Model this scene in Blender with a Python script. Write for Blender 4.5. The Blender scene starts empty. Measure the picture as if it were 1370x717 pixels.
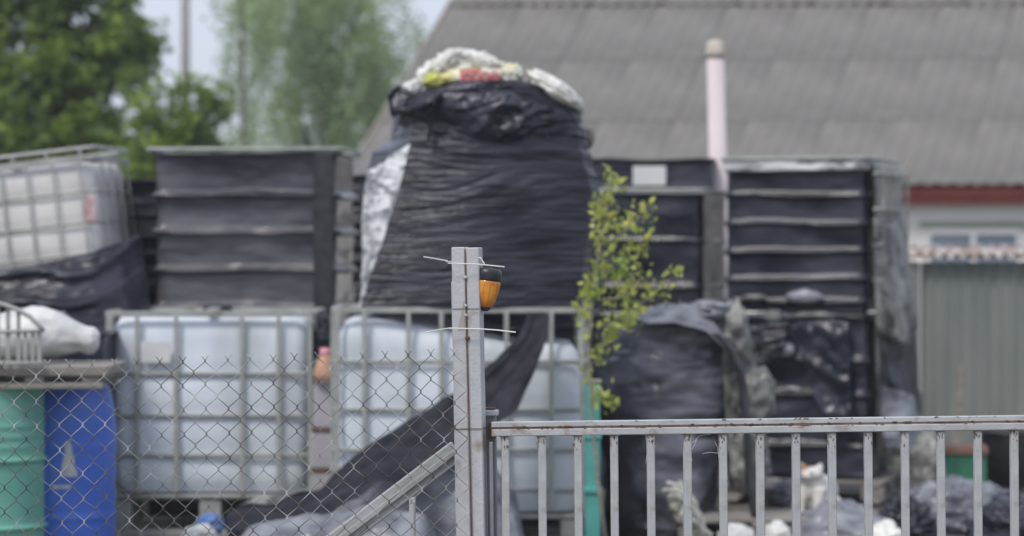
import bpy, bmesh, math, random
from mathutils import Vector, Matrix, noise
R = math.radians
PI = math.pi
random.seed(7)
scene = bpy.context.scene
COL = scene.collection

# ------------------------------------------------------------ camera
F = 4167.0           # focal length in pixels of the 1370 px wide photograph
EYE = 1.6
cam_d = bpy.data.cameras.new('camera')
cam = bpy.data.objects.new('camera', cam_d)
COL.objects.link(cam)
cam.location = (0, 0, EYE)
cam.rotation_euler = (R(90), 0, 0)
cam_d.sensor_width = 36
cam_d.lens = F / 1370 * 36
cam_d.shift_y = -31.5 / 1370
cam_d.clip_start = 0.1
cam_d.clip_end = 2000
cam_d.dof.use_dof = True
cam_d.dof.focus_distance = 10.0
cam_d.dof.aperture_fstop = 2.6
scene.camera = cam
scene.render.resolution_x = 1024
scene.render.resolution_y = 536

# ------------------------------------------------------------ sky and sun
SUN_EL, SUN_AZ = R(52), R(215)      # azimuth clockwise from +Y: behind the camera, to its left
w = bpy.data.worlds.new('World'); scene.world = w; w.use_nodes = True
nt = w.node_tree
bg = nt.nodes['Background']
sky = nt.nodes.new('ShaderNodeTexSky'); sky.sky_type = 'NISHITA'; sky.sun_disc = False
sky.sun_elevation = SUN_EL; sky.sun_rotation = SUN_AZ; sky.dust_density = 2.0
mx = nt.nodes.new('ShaderNodeMix'); mx.data_type = 'RGBA'
mx.inputs[0].default_value = 0.8
mx.inputs[7].default_value = (5.6, 6.1, 7.3, 1)        # veil of high cloud
nt.links.new(sky.outputs[0], mx.inputs[6])
nt.links.new(mx.outputs[2], bg.inputs[0])
bg.inputs[1].default_value = 0.10
sd = bpy.data.lights.new('sun', 'SUN'); sd.energy = 1.5; sd.angle = R(14); sd.color = (1, .95, .88)
so = bpy.data.objects.new('sun', sd); COL.objects.link(so)
dirv = Vector((math.sin(SUN_AZ) * math.cos(SUN_EL), math.cos(SUN_AZ) * math.cos(SUN_EL), math.sin(SUN_EL)))
so.rotation_euler = dirv.to_track_quat('Z', 'Y').to_euler()
scene.view_settings.view_transform = 'Standard'
scene.view_settings.look = 'None'
scene.view_settings.exposure = 0.45
scene.view_settings.gamma = 1.0

# ------------------------------------------------------------ helpers
def P(px, py, Y):
    """point at distance Y that the photograph shows at px, py"""
    return Vector(((px - 685) * Y / F, Y, EYE + (327 - py) * Y / F))

def lin(c):
    return tuple(((v / 255) / 12.92 if v / 255 < .04045 else ((v / 255 + .055) / 1.055) ** 2.4) for v in c)

def fbm(p, s=1.0, o=3):
    v = 0; a = 1; q = Vector(p) * s
    for _ in range(o):
        v += a * noise.noise(q); a *= .5; q = q * 2.03 + Vector((7.1, 3.3, 1.7))
    return v

def ridge(p, s=1.0, o=3):
    v = 0; a = 1; q = Vector(p) * s
    for _ in range(o):
        v += a * (1 - 2.4 * abs(noise.noise(q))); a *= .5; q = q * 2.1 + Vector((3.1, 9.3, 4.7))
    return v * .5

class MB:
    def __init__(s): s.v = []; s.f = []
    def add(s, vs, fs):
        n = len(s.v); s.v += [Vector(v) for v in vs]; s.f += [tuple(i + n for i in f) for f in fs]; return s
    def box(s, c, d, rot=None, bev=0.0):
        c = Vector(c); hx, hy, hz = d[0] / 2, d[1] / 2, d[2] / 2
        b = min(bev, hx * .9, hy * .9, hz * .9)
        bm = bmesh.new(); bmesh.ops.create_cube(bm, size=1)
        for v in bm.verts: v.co = Vector((v.co.x * 2 * hx, v.co.y * 2 * hy, v.co.z * 2 * hz))
        if b > 0: bmesh.ops.bevel(bm, geom=bm.edges[:], offset=b, segments=1, affect='EDGES', profile=.5)
        M = rot if rot is not None else Matrix.Identity(3)
        bm.verts.index_update()
        s.add([M @ v.co + c for v in bm.verts], [[v.index for v in f.verts] for f in bm.faces]); bm.free(); return s
    def bar(s, a, b, wx, wy, bev=0.0, up=(0, 1, 0)):
        """a square bar from a to b"""
        a = Vector(a); b = Vector(b); z = (b - a).normalized(); y = Vector(up)
        y = (y - z * y.dot(z)).normalized(); x = y.cross(z)
        M = Matrix((x, y, z)).transposed()
        return s.box((a + b) / 2, (wx, wy, (b - a).length), M, bev)
    def tube(s, pts, r, n=6, closed=False, caps=True):
        pts = [Vector(p) for p in pts]; m = len(pts); vs = []; fs = []
        rr = r if hasattr(r, '__len__') else [r] * m
        ref = None
        for i, p in enumerate(pts):
            if closed: t = pts[(i + 1) % m] - pts[i - 1]
            else: t = pts[min(i + 1, m - 1)] - pts[max(i - 1, 0)]
            t.normalize()
            if ref is None:
                ref = Vector((0, 0, 1)) if abs(t.z) < .9 else Vector((0, 1, 0))
            x = (ref - t * ref.dot(t)).normalized(); ref = x; y = t.cross(x)
            for k in range(n):
                a = 2 * PI * k / n; vs.append(p + (x * math.cos(a) + y * math.sin(a)) * rr[i])
        for i in range(m if closed else m - 1):
            j = (i + 1) % m
            for k in range(n):
                l = (k + 1) % n; fs.append((i * n + k, i * n + l, j * n + l, j * n + k))
        if caps and not closed:
            fs.append(tuple(range(n - 1, -1, -1))); fs.append(tuple((m - 1) * n + k for k in range(n)))
        return s.add(vs, fs)
    def lathe(s, prof, n=32, c=(0, 0, 0), M=None):
        vs = []; fs = []; c = Vector(c); M = M or Matrix.Identity(3)
        for r, z in prof:
            for k in range(n):
                a = 2 * PI * k / n; vs.append(c + M @ Vector((r * math.cos(a), r * math.sin(a), z)))
        for i in range(len(prof) - 1):
            for k in range(n):
                l = (k + 1) % n; fs.append((i * n + k, i * n + l, (i + 1) * n + l, (i + 1) * n + k))
        fs.append(tuple(range(n - 1, -1, -1))); fs.append(tuple((len(prof) - 1) * n + k for k in range(n)))
        return s.add(vs, fs)
    def grid(s, fn, nu, nv, closed=False):
        vs = [fn(i / nu, j / nv) for j in range(nv + 1) for i in range(nu if closed else nu + 1)]
        W = nu if closed else nu + 1; fs = []
        for j in range(nv):
            for i in range(nu):
                a = j * W + i; b = j * W + (i + 1) % W
                fs.append((a, b, b + W, a + W))
        return s.add(vs, fs)
    def mesh(s, name, smooth=False):
        me = bpy.data.meshes.new(name); me.from_pydata([tuple(v) for v in s.v], [], s.f)
        if smooth: me.polygons.foreach_set('use_smooth', [True] * len(me.polygons))
        me.update(); return me

def obj(name, mb, mat=None, parent=None, loc=None, smooth=False, label=None, kind=None, rot=None, thick=0):
    me = mb if isinstance(mb, bpy.types.Mesh) else mb.mesh(name, smooth)
    if mat is not None and not me.materials: me.materials.append(mat)
    o = bpy.data.objects.new(name, me); COL.objects.link(o)
    if parent is not None: o.parent = parent
    if loc is not None: o.location = loc
    if rot is not None: o.rotation_euler = rot
    if label: o['label'] = label
    if kind: o['kind'] = kind
    if thick:
        m = o.modifiers.new('thickness', 'SOLIDIFY'); m.thickness = thick; m.offset = 0
    return o

def tag(o, label, cat, group=None):
    o['label'] = label; o['category'] = cat
    if group: o['group'] = group
    return o

def thing(name, label, cat, loc=(0, 0, 0), rotz=0, group=None, rot=None):
    o = bpy.data.objects.new(name, None); COL.objects.link(o); o.empty_display_size = .1
    o.location = loc; o.rotation_euler = rot if rot is not None else (0, 0, rotz)
    return tag(o, label, cat, group)

def copy_tree(o, parent=None):
    c = o.copy(); COL.objects.link(c); c.parent = parent
    for ch in o.children: copy_tree(ch, c)
    return c

# ------------------------------------------------------------ materials
def mat(name, c1, c2=None, rough=.6, metal=0.0, scale=4.0, stretch=(1, 1, 1), bump=0.0, bscale=30.0, bstretch=(1, 1, 1),
        c3=None, s3=9.0, t3=(.55, .7), spec=.5, coat=0.0, trans=0.0, lo=.35, hi=.65, det=4.0, st3=(1, 1, 1)):
    m = bpy.data.materials.new(name); m.use_nodes = True; n = m.node_tree; N = n.nodes; L = n.links
    b = N['Principled BSDF']; b.inputs['Roughness'].default_value = rough; b.inputs['Metallic'].default_value = metal
    b.inputs['Specular IOR Level'].default_value = spec; b.inputs['Coat Weight'].default_value = coat
    tc = N.new('ShaderNodeTexCoord')
    def nz(sc, st, d=det):
        mp = N.new('ShaderNodeMapping'); mp.inputs['Scale'].default_value = st
        t = N.new('ShaderNodeTexNoise'); t.inputs['Scale'].default_value = sc; t.inputs['Detail'].default_value = d
        L.new(tc.outputs['Object'], mp.inputs[0]); L.new(mp.outputs[0], t.inputs['Vector']); return t
    col = None
    if c2 is not None:
        t = nz(scale, stretch); rp = N.new('ShaderNodeValToRGB')
        rp.color_ramp.elements[0].position = lo; rp.color_ramp.elements[1].position = hi
        rp.color_ramp.elements[0].color = (*c1, 1); rp.color_ramp.elements[1].color = (*c2, 1)
        L.new(t.outputs[0], rp.inputs[0]); col = rp.outputs[0]
    if c3 is not None:
        t = nz(s3, st3, 6); rp = N.new('ShaderNodeValToRGB')
        rp.color_ramp.elements[0].position = t3[0]; rp.color_ramp.elements[1].position = t3[1]
        rp.color_ramp.elements[0].color = (0, 0, 0, 1); rp.color_ramp.elements[1].color = (1, 1, 1, 1)
        mi = N.new('ShaderNodeMix'); mi.data_type = 'RGBA'
        L.new(t.outputs[0], rp.inputs[0]); L.new(rp.outputs[0], mi.inputs[0])
        if col: L.new(col, mi.inputs[6])
        else: mi.inputs[6].default_value = (*c1, 1)
        mi.inputs[7].default_value = (*c3, 1); col = mi.outputs[2]
    if col: L.new(col, b.inputs['Base Color'])
    else: b.inputs['Base Color'].default_value = (*c1, 1)
    if bump:
        t = nz(bscale, bstretch); bu = N.new('ShaderNodeBump'); bu.inputs['Strength'].default_value = bump
        bu.inputs['Distance'].default_value = .02
        L.new(t.outputs[0], bu.inputs['Height']); L.new(bu.outputs[0], b.inputs['Normal'])
    if trans:
        tr = N.new('ShaderNodeBsdfTranslucent'); ms = N.new('ShaderNodeMixShader'); ms.inputs[0].default_value = trans
        if col: L.new(col, tr.inputs[0])
        else: tr.inputs[0].default_value = (*c1, 1)
        L.new(b.outputs[0], ms.inputs[1]); L.new(tr.outputs[0], ms.inputs[2])
        L.new(ms.outputs[0], N['Material Output'].inputs[0])
    return m

M = {}
M['ground'] = mat('ground_dirt', (.11, .095, .08), (.2, .18, .155), rough=.95, scale=1.2, bump=.6, bscale=14, c3=(.06, .085, .03), s3=.8, t3=(.5, .6))
M['post'] = mat('post_paint', (.43, .43, .45), (.53, .53, .55), rough=.65, scale=9, stretch=(1, 1, .35), bump=.15, bscale=90, c3=(.27, .23, .19), s3=9, t3=(.58, .7))
M['gate'] = mat('gate_paint', (.40, .41, .415), (.5, .51, .515), rough=.5, scale=14, bump=.12, bscale=120, c3=(.27, .18, .12), s3=16, t3=(.58, .72))
M['gate_seam'] = mat('gate_rust_seam', (.13, .065, .04), (.3, .22, .17), rough=.9, scale=30, stretch=(.3, 1, 1))
M['rust'] = mat('rust', (.12, .07, .045), (.22, .13, .08), rough=.9, scale=40)
M['dark_post'] = mat('dark_grey_paint', (.2, .2, .215), (.27, .27, .285), rough=.6, scale=10, bump=.1, bscale=60)
M['flake'] = mat('white_flakes', (.75, .75, .73), rough=.8)
M['wire'] = mat('galvanised_wire', (.10, .085, .075), (.42, .43, .43), rough=.5, metal=.35, scale=7, lo=.42, hi=.6, c3=(.16, .09, .06), s3=11, t3=(.58, .7))
M['tie'] = mat('white_nylon', (.78, .78, .74), rough=.4)
M['black_plastic'] = mat('black_plastic', (.018, .018, .022), (.04, .04, .045), rough=.38, scale=20)
M['orange'] = mat('amber_lens', (.6, .2, .015), (.8, .36, .05), rough=.25, scale=22, lo=.4, hi=.62, coat=.5)
M['brace'] = mat('brace_concrete', (.33, .34, .34), (.42, .43, .43), rough=.8, scale=8, bump=.2, bscale=60)
M['bottle'] = mat('milky_plastic', (.66, .71, .79), (.78, .82, .88), rough=.42, scale=2.2, bump=.15, bscale=5, c3=(.5, .54, .56), s3=2.6, t3=(.52, .7), st3=(1, 1, .3))
M['bottle_beige'] = mat('yellowed_plastic', (.62, .6, .585), (.74, .72, .7), rough=.45, scale=2.5, bump=.12, bscale=5)
M['cage'] = mat('galvanised_cage', (.3, .31, .29), (.43, .44, .41), rough=.6, metal=.15, scale=8, c3=(.22, .17, .12), s3=9, t3=(.6, .75))
M['label_white'] = mat('label_plate', (.72, .72, .7), (.62, .63, .63), rough=.5, scale=9)
M['red_print'] = mat('red_print', (.7, .16, .17), rough=.5)
M['label_red'] = mat('red_tag', (.42, .22, .22), (.6, .5, .5), rough=.6, scale=20)
M['wood'] = mat('weathered_wood', (.2, .185, .165), (.33, .31, .28), rough=.9, scale=5, stretch=(.4, 6, 6), bump=.3, bscale=20)
M['film'] = mat('black_film', (.010, .011, .019), (.047, .049, .07), rough=.25, spec=.38, scale=3.2, stretch=(.7, .7, 4), bump=1.0, bscale=9, bstretch=(.5, .5, 5), coat=.15, lo=.38, hi=.66)
M['film_grey'] = mat('thin_grey_film', (.016, .017, .028), (.115, .112, .125), rough=.3, spec=.55, scale=1.8, stretch=(.8, .8, 2.2), bump=.3, bscale=7, bstretch=(.8, .8, 1.6), coat=.25, lo=.38, hi=.62)
M['film_crumple'] = mat('crumpled_black_film', (.011, .012, .021), (.042, .044, .062), rough=.32, spec=.36, scale=5, bump=.8, bscale=9, coat=.1)
M['film_silver'] = mat('silvery_stretch_film', (.36, .36, .37), (.82, .82, .82), rough=.3, scale=3.5, stretch=(1, 1, 4.5), bump=.7, bscale=6, bstretch=(1, 1, 4), lo=.36, hi=.52, c3=(.2, .2, .21), s3=6, t3=(.5, .62), st3=(1, 1, 3))
M['film_clear'] = mat('dusty_clear_film', (.13, .13, .12), (.3, .3, .28), rough=.35, scale=5, bump=.8, bscale=9, c3=(.06, .06, .06), s3=6, t3=(.5, .62), lo=.35, hi=.65)
M['tarp_grey'] = mat('grey_sheeting', (.09, .094, .115), (.29, .3, .335), rough=.33, scale=5, bump=1.0, bscale=8, bstretch=(.6, 1, 1.6))
M['film_sheet'] = mat('dark_grey_sheet', (.03, .032, .045), (.19, .195, .23), rough=.27, scale=3.4, stretch=(.6, 1, 1.8), bump=.5, bscale=8, bstretch=(.6, 1, 2), coat=.3)
M['heap_under'] = mat('rumpled_black', (.015, .015, .02), (.05, .05, .06), rough=.5, scale=6, bump=.8, bscale=9)
M['film_tight'] = mat('tight_black_film', (.010, .011, .02), (.055, .057, .078), rough=.32, spec=.42, scale=2.2, stretch=(1, 1, 1.6), bump=.35, bscale=6, bstretch=(1, 1, 1.6), coat=.1, lo=.42, hi=.68)
M['net'] = mat('black_shade_cloth', (.014, .014, .02), (.035, .035, .045), rough=.7, spec=.2, scale=10, bump=.25, bscale=160)
M['white_sack'] = mat('white_sack', (.8, .79, .74), (.5, .49, .43), rough=.5, scale=9, bump=1.0, bscale=12, lo=.45, hi=.7)
M['white_plastic'] = mat('white_plastic', (.7, .7, .68), (.56, .57, .56), rough=.45, scale=5, bump=.3, bscale=9, c3=(.36, .37, .37), s3=6, t3=(.6, .72))
M['yellow_sack'] = mat('yellow_cream_wrapper', (.72, .66, .3), (.75, .74, .66), rough=.45, scale=7, lo=.38, hi=.5, bump=.6, bscale=15)
M['lime'] = mat('lime_wrapper', (.5, .52, .06), (.66, .66, .2), rough=.5, scale=10)
M['tan'] = mat('tan_plastic', (.5, .27, .16), (.58, .38, .26), rough=.55, scale=9)
M['pink'] = mat('pink_cap', (.75, .32, .4), rough=.5)
M['grey_box'] = mat('grey_carton', (.36, .34, .36), (.44, .42, .44), rough=.7, scale=7)
M['blue'] = mat('blue_barrel', (.05, .14, .58), (.07, .17, .66), rough=.42, scale=4, bump=.1, bscale=10, c3=(.16, .22, .5), s3=7, t3=(.6, .75), st3=(1, 1, .5))
M['green'] = mat('green_drum', (.12, .37, .29), (.18, .45, .36), rough=.5, scale=4, bump=.1, bscale=20, c3=(.14, .16, .12), s3=9, t3=(.66, .78))
M['teal'] = mat('teal_paint', (.06, .3, .27), (.09, .36, .32), rough=.55, scale=9, c3=(.25, .22, .18), s3=12, t3=(.66, .75))
M['scrape'] = mat('scraped_label', (.68, .66, .58), (.42, .44, .5), rough=.7, scale=20)
M['pipe'] = mat('pinkish_pipe', (.6, .5, .5), (.7, .63, .62), rough=.6, scale=4, stretch=(1, 1, .5), c3=(.55, .36, .36), s3=4, t3=(.58, .7))
M['pipe_cap'] = mat('pipe_cap', (.62, .58, .52), (.5, .44, .34), rough=.7, scale=9)
M['roof'] = mat('fibre_cement', (.16, .151, .14), (.225, .213, .197), rough=.95, scale=1.1, bump=.25, bscale=25, c3=(.3, .3, .28), s3=5, t3=(.68, .76))
M['red_paint'] = mat('red_gutter', (.36, .07, .06), (.44, .11, .09), rough=.6, scale=5)
M['plaster'] = mat('cream_plaster', (.78, .755, .7), (.84, .82, .78), rough=.9, scale=2, bump=.15, bscale=60)
M['verge'] = mat('verge_board', (.3, .26, .23), (.4, .36, .33), rough=.85, scale=6)
M['frame_green'] = mat('window_lintel', (.3, .34, .27), rough=.7)
M['frame_white'] = mat('window_frame', (.7, .7, .7), rough=.5)
M['glass'] = mat('window_glass', (.2, .24, .3), rough=.1, spec=.8)
M['shed'] = mat('shed_sheet', (.19, .215, .195), (.25, .27, .25), rough=.55, scale=2, stretch=(3, 3, .5), bump=.1, bscale=20, c3=(.33, .34, .34), s3=3, t3=(.7, .78))
M['shed_roof'] = mat('rusty_roof_sheet', (.24, .14, .1), (.5, .47, .44), rough=.8, scale=5, stretch=(1, .3, 1), lo=.42, hi=.52)
M['bark'] = mat('bark', (.09, .075, .055), (.16, .14, .11), rough=.95, scale=6, stretch=(2, 2, .5), bump=.6, bscale=12)
M['leaf'] = mat('leaf_bright', (.045, .1, .022), (.3, .41, .07), rough=.6, scale=2.4, trans=.3, lo=.36, hi=.64)  # shaded gaps and sunlit highlights of the crown are mixed into the leaf colour
M['leaf_dark'] = mat('leaf_blue_green', (.04, .085, .03), (.11, .16, .05), rough=.6, scale=1.3, trans=.3)
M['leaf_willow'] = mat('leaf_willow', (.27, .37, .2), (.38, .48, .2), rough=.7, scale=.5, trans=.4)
M['leaf_young'] = mat('leaf_young', (.3, .4, .08), (.62, .62, .16), rough=.5, scale=9, trans=.35)
M['pole'] = mat('pole_wood', (.3, .28, .24), (.36, .33, .29), rough=.9, scale=5)
M['cat'] = mat('cat_fur', (.66, .63, .57), (.76, .74, .7), rough=.95, scale=12, bump=.5, bscale=90)
M['fur_ginger'] = mat('ginger_fur', (.42, .22, .1), (.3, .18, .1), rough=.95, scale=14)
M['crate_green'] = mat('green_crate', (.03, .17, .1), (.07, .27, .17), rough=.5, scale=6)
M['brown'] = mat('brown_board', (.2, .1, .075), (.27, .15, .12), rough=.8, scale=8)
M['blue_bag'] = mat('blue_bag', (.05, .14, .42), (.2, .32, .6), rough=.45, scale=8, bump=.5, bscale=14)
M['far'] = mat('far_foliage', (.05, .08, .035), (.1, .13, .06), rough=.9, scale=.2)
M['web'] = mat('cobweb', (.75, .75, .75), rough=.5)
M['strap'] = mat('cream_strap', (.5, .5, .42), (.62, .61, .55), rough=.6, scale=12)

# ------------------------------------------------------------ ground
def ground_fn(u, v):
    x = -60 + 120 * u; y = -10 + 190 * v * v
    return Vector((x, y, .03 * fbm((x * .5, y * .5, 0), 1, 3) - .03))
obj('ground', MB().grid(ground_fn, 120, 160), M['ground'], smooth=True, kind='structure')
obj('far_ground', MB().box((0, 200, -.35), (900, 900, .1)), M['ground'], kind='structure')

# ------------------------------------------------------------ light haze over the yard
hz = bpy.data.materials.new('haze'); hz.use_nodes = True; hn = hz.node_tree; hn.nodes.clear()
ho = hn.nodes.new('ShaderNodeOutputMaterial'); hv = hn.nodes.new('ShaderNodeVolumePrincipled')
hv.inputs['Color'].default_value = (.93, .94, .97, 1); hv.inputs['Density'].default_value = .0012; hv.inputs['Anisotropy'].default_value = .2
hn.links.new(hv.outputs[0], ho.inputs['Volume'])
obj('haze', MB().box((0, 200, 4.1), (1000, 1000, 11.4)), hz, kind='stuff')

# ------------------------------------------------------------ house with corrugated roof
house = thing('house', 'long low cream house under a grey corrugated roof with a red gutter', 'house', (-1.81, 36, 0), math.atan2(-.306, .951))
RUN, Z0, Z1, LEN = 3.89, 2.27, 4.67, 12.4
DROP = .022   # the old roof ridge dips towards its right end
SL = math.hypot(RUN, Z1 - Z0); pitch = .177
def sheet_mesh():
    mb = MB(); wv = pitch * 5.5; ln = SL / 3 + .13
    def top(u, v): return Vector((u * wv, v * ln, .013 * math.cos(2 * PI * u * 5.5)))
    def bot(u, v): q = top(1 - u, v); q.z -= .004; return q
    mb.grid(top, 44, 2); mb.grid(bot, 44, 2)
    for v in (0, 1):
        def edge(u, w_, v=v): q = top(u if v == 0 else 1 - u, v); q.z -= .004 * (1 - w_); return q
        mb.grid(edge, 44, 1)
    return mb.mesh('roof_sheet', True)
sm = sheet_mesh(); sm.materials.append(M['roof'])
ang = math.atan2(Z1 - Z0, RUN)
for side in (0, 1):
    for r_ in range(3):
        for c_ in range(14):
            t = r_ * SL / 3 - .06
            x = c_ * pitch * 5.0 - .12
            lift = .006 * r_ + .0045 * (c_ % 2) + .014
            o = obj('roof_sheet', sm, parent=house)
            a = ang - .004 + DROP * 0
            if side == 0:
                o.location = (x, t * math.cos(ang) - .1, Z0 + t * math.sin(ang) + lift - DROP * x * t / SL)
                o.rotation_euler = (a - DROP * x / SL * .8, random.uniform(-.002, .002), random.uniform(-.002, .002))
            elif r_ < 3 and c_ < 14:
                o.location = (x + pitch * 5.5, 2 * RUN - t * math.cos(ang) + .1, Z0 + t * math.sin(ang) + lift - DROP * x * t / SL)
                o.rotation_euler = (a - DROP * x / SL * .8, 0, PI)
def cap_mesh():
    mb = MB()
    def f(u, v):
        a = PI * v; sgn = 1 if v > .5 else -1
        y = (v - .5) * .52
        return Vector((u * .95, y, -abs(y) * .55 + .02 + .022 * math.cos(2 * PI * u * .95 / pitch) * min(1, abs(y) / .1) + (.02 if u < .06 else 0)))
    mb.grid(f, 36, 8); return mb.mesh('ridge_cap', True)
cm = cap_mesh(); cm.materials.append(M['roof'])
for i in range(13):
    obj('ridge_cap', cm, parent=house, loc=(i * .94 - .1, RUN, Z1 + .085 - DROP * i * .94), thick=.008)
wall = MB(); wl = .3
wall.box((LEN / 2, .45, Z0 / 2 - .02), (LEN - .5, .3, Z0 + .14))
wall.box((LEN / 2, 2 * RUN - .45, Z0 / 2), (LEN - .5, .3, Z0 + .1))
hw = obj('wall', wall, M['plaster'], house)
for xg in (.25, LEN - .5):
    ga = MB(); y0, y1 = .62, 2 * RUN - .62
    zt = Z0 + .12 - .05; zp = Z1 - .2 - DROP * xg
    vs = [(xg, y0, 0), (xg, y1, 0), (xg, y1, zt), (xg, RUN, zp), (xg, y0, zt)]
    vs += [(x + .25, y, z) for x, y, z in vs]
    ga.add(vs, [(4, 3, 2, 1, 0), (5, 6, 7, 8, 9)] + [(i, (i + 1) % 5, (i + 1) % 5 + 5, i + 5) for i in range(5)])
    obj('gable_wall', ga, M['plaster'], house)
for s_ in (0, 1):
    vb = MB(); y0 = -.1 if s_ == 0 else 2 * RUN + .1
    vb.bar((-.16, y0, Z0 - .1), (-.16, RUN, Z1 - .03), .03, .2, 0, up=(0, 0, 1))
    obj('verge_board', vb, M['verge'], house)
fb = MB().box((LEN / 2, .13, Z0 - .12), (LEN, .025, .22), None, .004); obj('fascia', fb, M['red_paint'], house)
gt = MB()
gt.grid(lambda u, v: Vector((u * LEN - .05, .03 - .075 * math.cos(PI * v), Z0 - .05 - .1 * math.sin(PI * v))), 2, 10)
obj('gutter', gt, M['red_paint'], house, smooth=True, thick=.004)
wx0, wx1, wz0, wz1 = 6.62, 7.62, .75, 1.74
wf = MB()
for (a, b) in (((wx0, wz0), (wx1, wz0)), ((wx0, wz1), (wx1, wz1))):
    wf.box(((a[0] + b[0]) / 2, .285, a[1]), (b[0] - a[0], .05, .07), None, .004)
for x in (wx0, (wx0 + wx1) / 2, wx1): wf.box((x, .282, (wz0 + wz1) / 2), (.06, .04, wz1 - wz0 - .07), None, .004)
wo = obj('window', wf, M['frame_white'], house)
obj('pane', MB().box(((wx0 + wx1) / 2, .293, (wz0 + wz1) / 2), (wx1 - wx0 - .04, .008, wz1 - wz0 - .04)), M['glass'], wo)
obj('lintel', MB().box(((wx0 + wx1) / 2, .27, wz1 + .085), (wx1 - wx0 + .2, .07, .055), None, .005), M['frame_green'], wo)
obj('sill', MB().box(((wx0 + wx1) / 2, .25, wz0 - .065), (wx1 - wx0 + .14, .12, .04), None, .005), M['frame_white'], wo)

# ------------------------------------------------------------ shed
shed_loc = P(1228, 327, 23); shed_loc.z = 0
shed = thing('metal_shed', 'low grey green ribbed metal shed in front of the cream house wall', 'shed', shed_loc, R(-4))
def panel_mesh():
    mb = MB(); wv = .5
    prof = []
    for k in range(5):
        b = k * .1; prof += [(b, 0), (b + .055, 0), (b + .068, -.018), (b + .088, -.018)]
    prof.append((.5, 0))
    n = len(prof); H = 1.47
    vs = [(x, y, 0) for x, y in prof] + [(x, y, H) for x, y in prof]
    fs = [(i, i + 1, i + 1 + n, i + n) for i in range(n - 1)]
    return mb.add(vs, fs).mesh('wall_panel')
pm = panel_mesh(); pm.materials.append(M['shed'])
for i in range(8):
    obj('wall_panel', pm, parent=shed, loc=(i * .498 + .02, .004 * (i % 2), 0), thick=.002)
sp2 = pm
for i in range(4):
    obj('wall_panel', pm, parent=shed, loc=(.004, 2.0 - i * .498, 0), rot=(0, 0, R(-90)), thick=.002)
def roof2():
    mb = MB()
    mb.grid(lambda u, v: Vector((u * .83, v * 2.3, .024 * math.cos(2 * PI * u * 9.4))), 76, 2)
    return mb.mesh('roof_sheet', True)
rm = roof2(); rm.materials.append(M['shed_roof'])
for i in range(5):
    obj('roof_sheet', rm, parent=shed, loc=(-.08 + i * .8, -.13, 1.515 + .003 * (i % 2)), rot=(R(1.5), 0, 0), thick=.006)
obj('corner_post', MB().box((-.02, -.035, .73), (.06, .05, 1.46), None, .004), M['shed'], shed)
sk = P(1283, 560, 22.6)
tag(obj('wooden_stake', MB().box((0, 0, .34), (.05, .04, .74), Matrix.Rotation(R(3), 3, 'Y'), .006), M['wood'], loc=(sk.x, sk.y, 0)), 'short pale wooden stake standing against the metal shed wall', 'stake')

# ------------------------------------------------------------ pinkish vent pipe
pb = P(969, 327, 21.5); pb.z = 0
pipe = thing('vent_pipe', 'slim pinkish white vent pipe rising between the black stacks before the roof', 'pipe', pb, rot=(0, R(-1.2), 0))
top_z = EYE + (327 - 75) * 21.5 / F
obj('pipe', MB().lathe([(.062, 0), (.062, .9), (.066, .9), (.066, .98), (.062, .98), (.061, top_z)], 24), M['pipe'], pipe, smooth=True)
obj('cap', MB().lathe([(.055, top_z - .01), (.068, top_z - .01), (.068, top_z + .035), (.06, top_z + .06), (.058, top_z + .1), (.02, top_z + .115)], 24), M['pipe_cap'], pipe, smooth=True)

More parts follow.
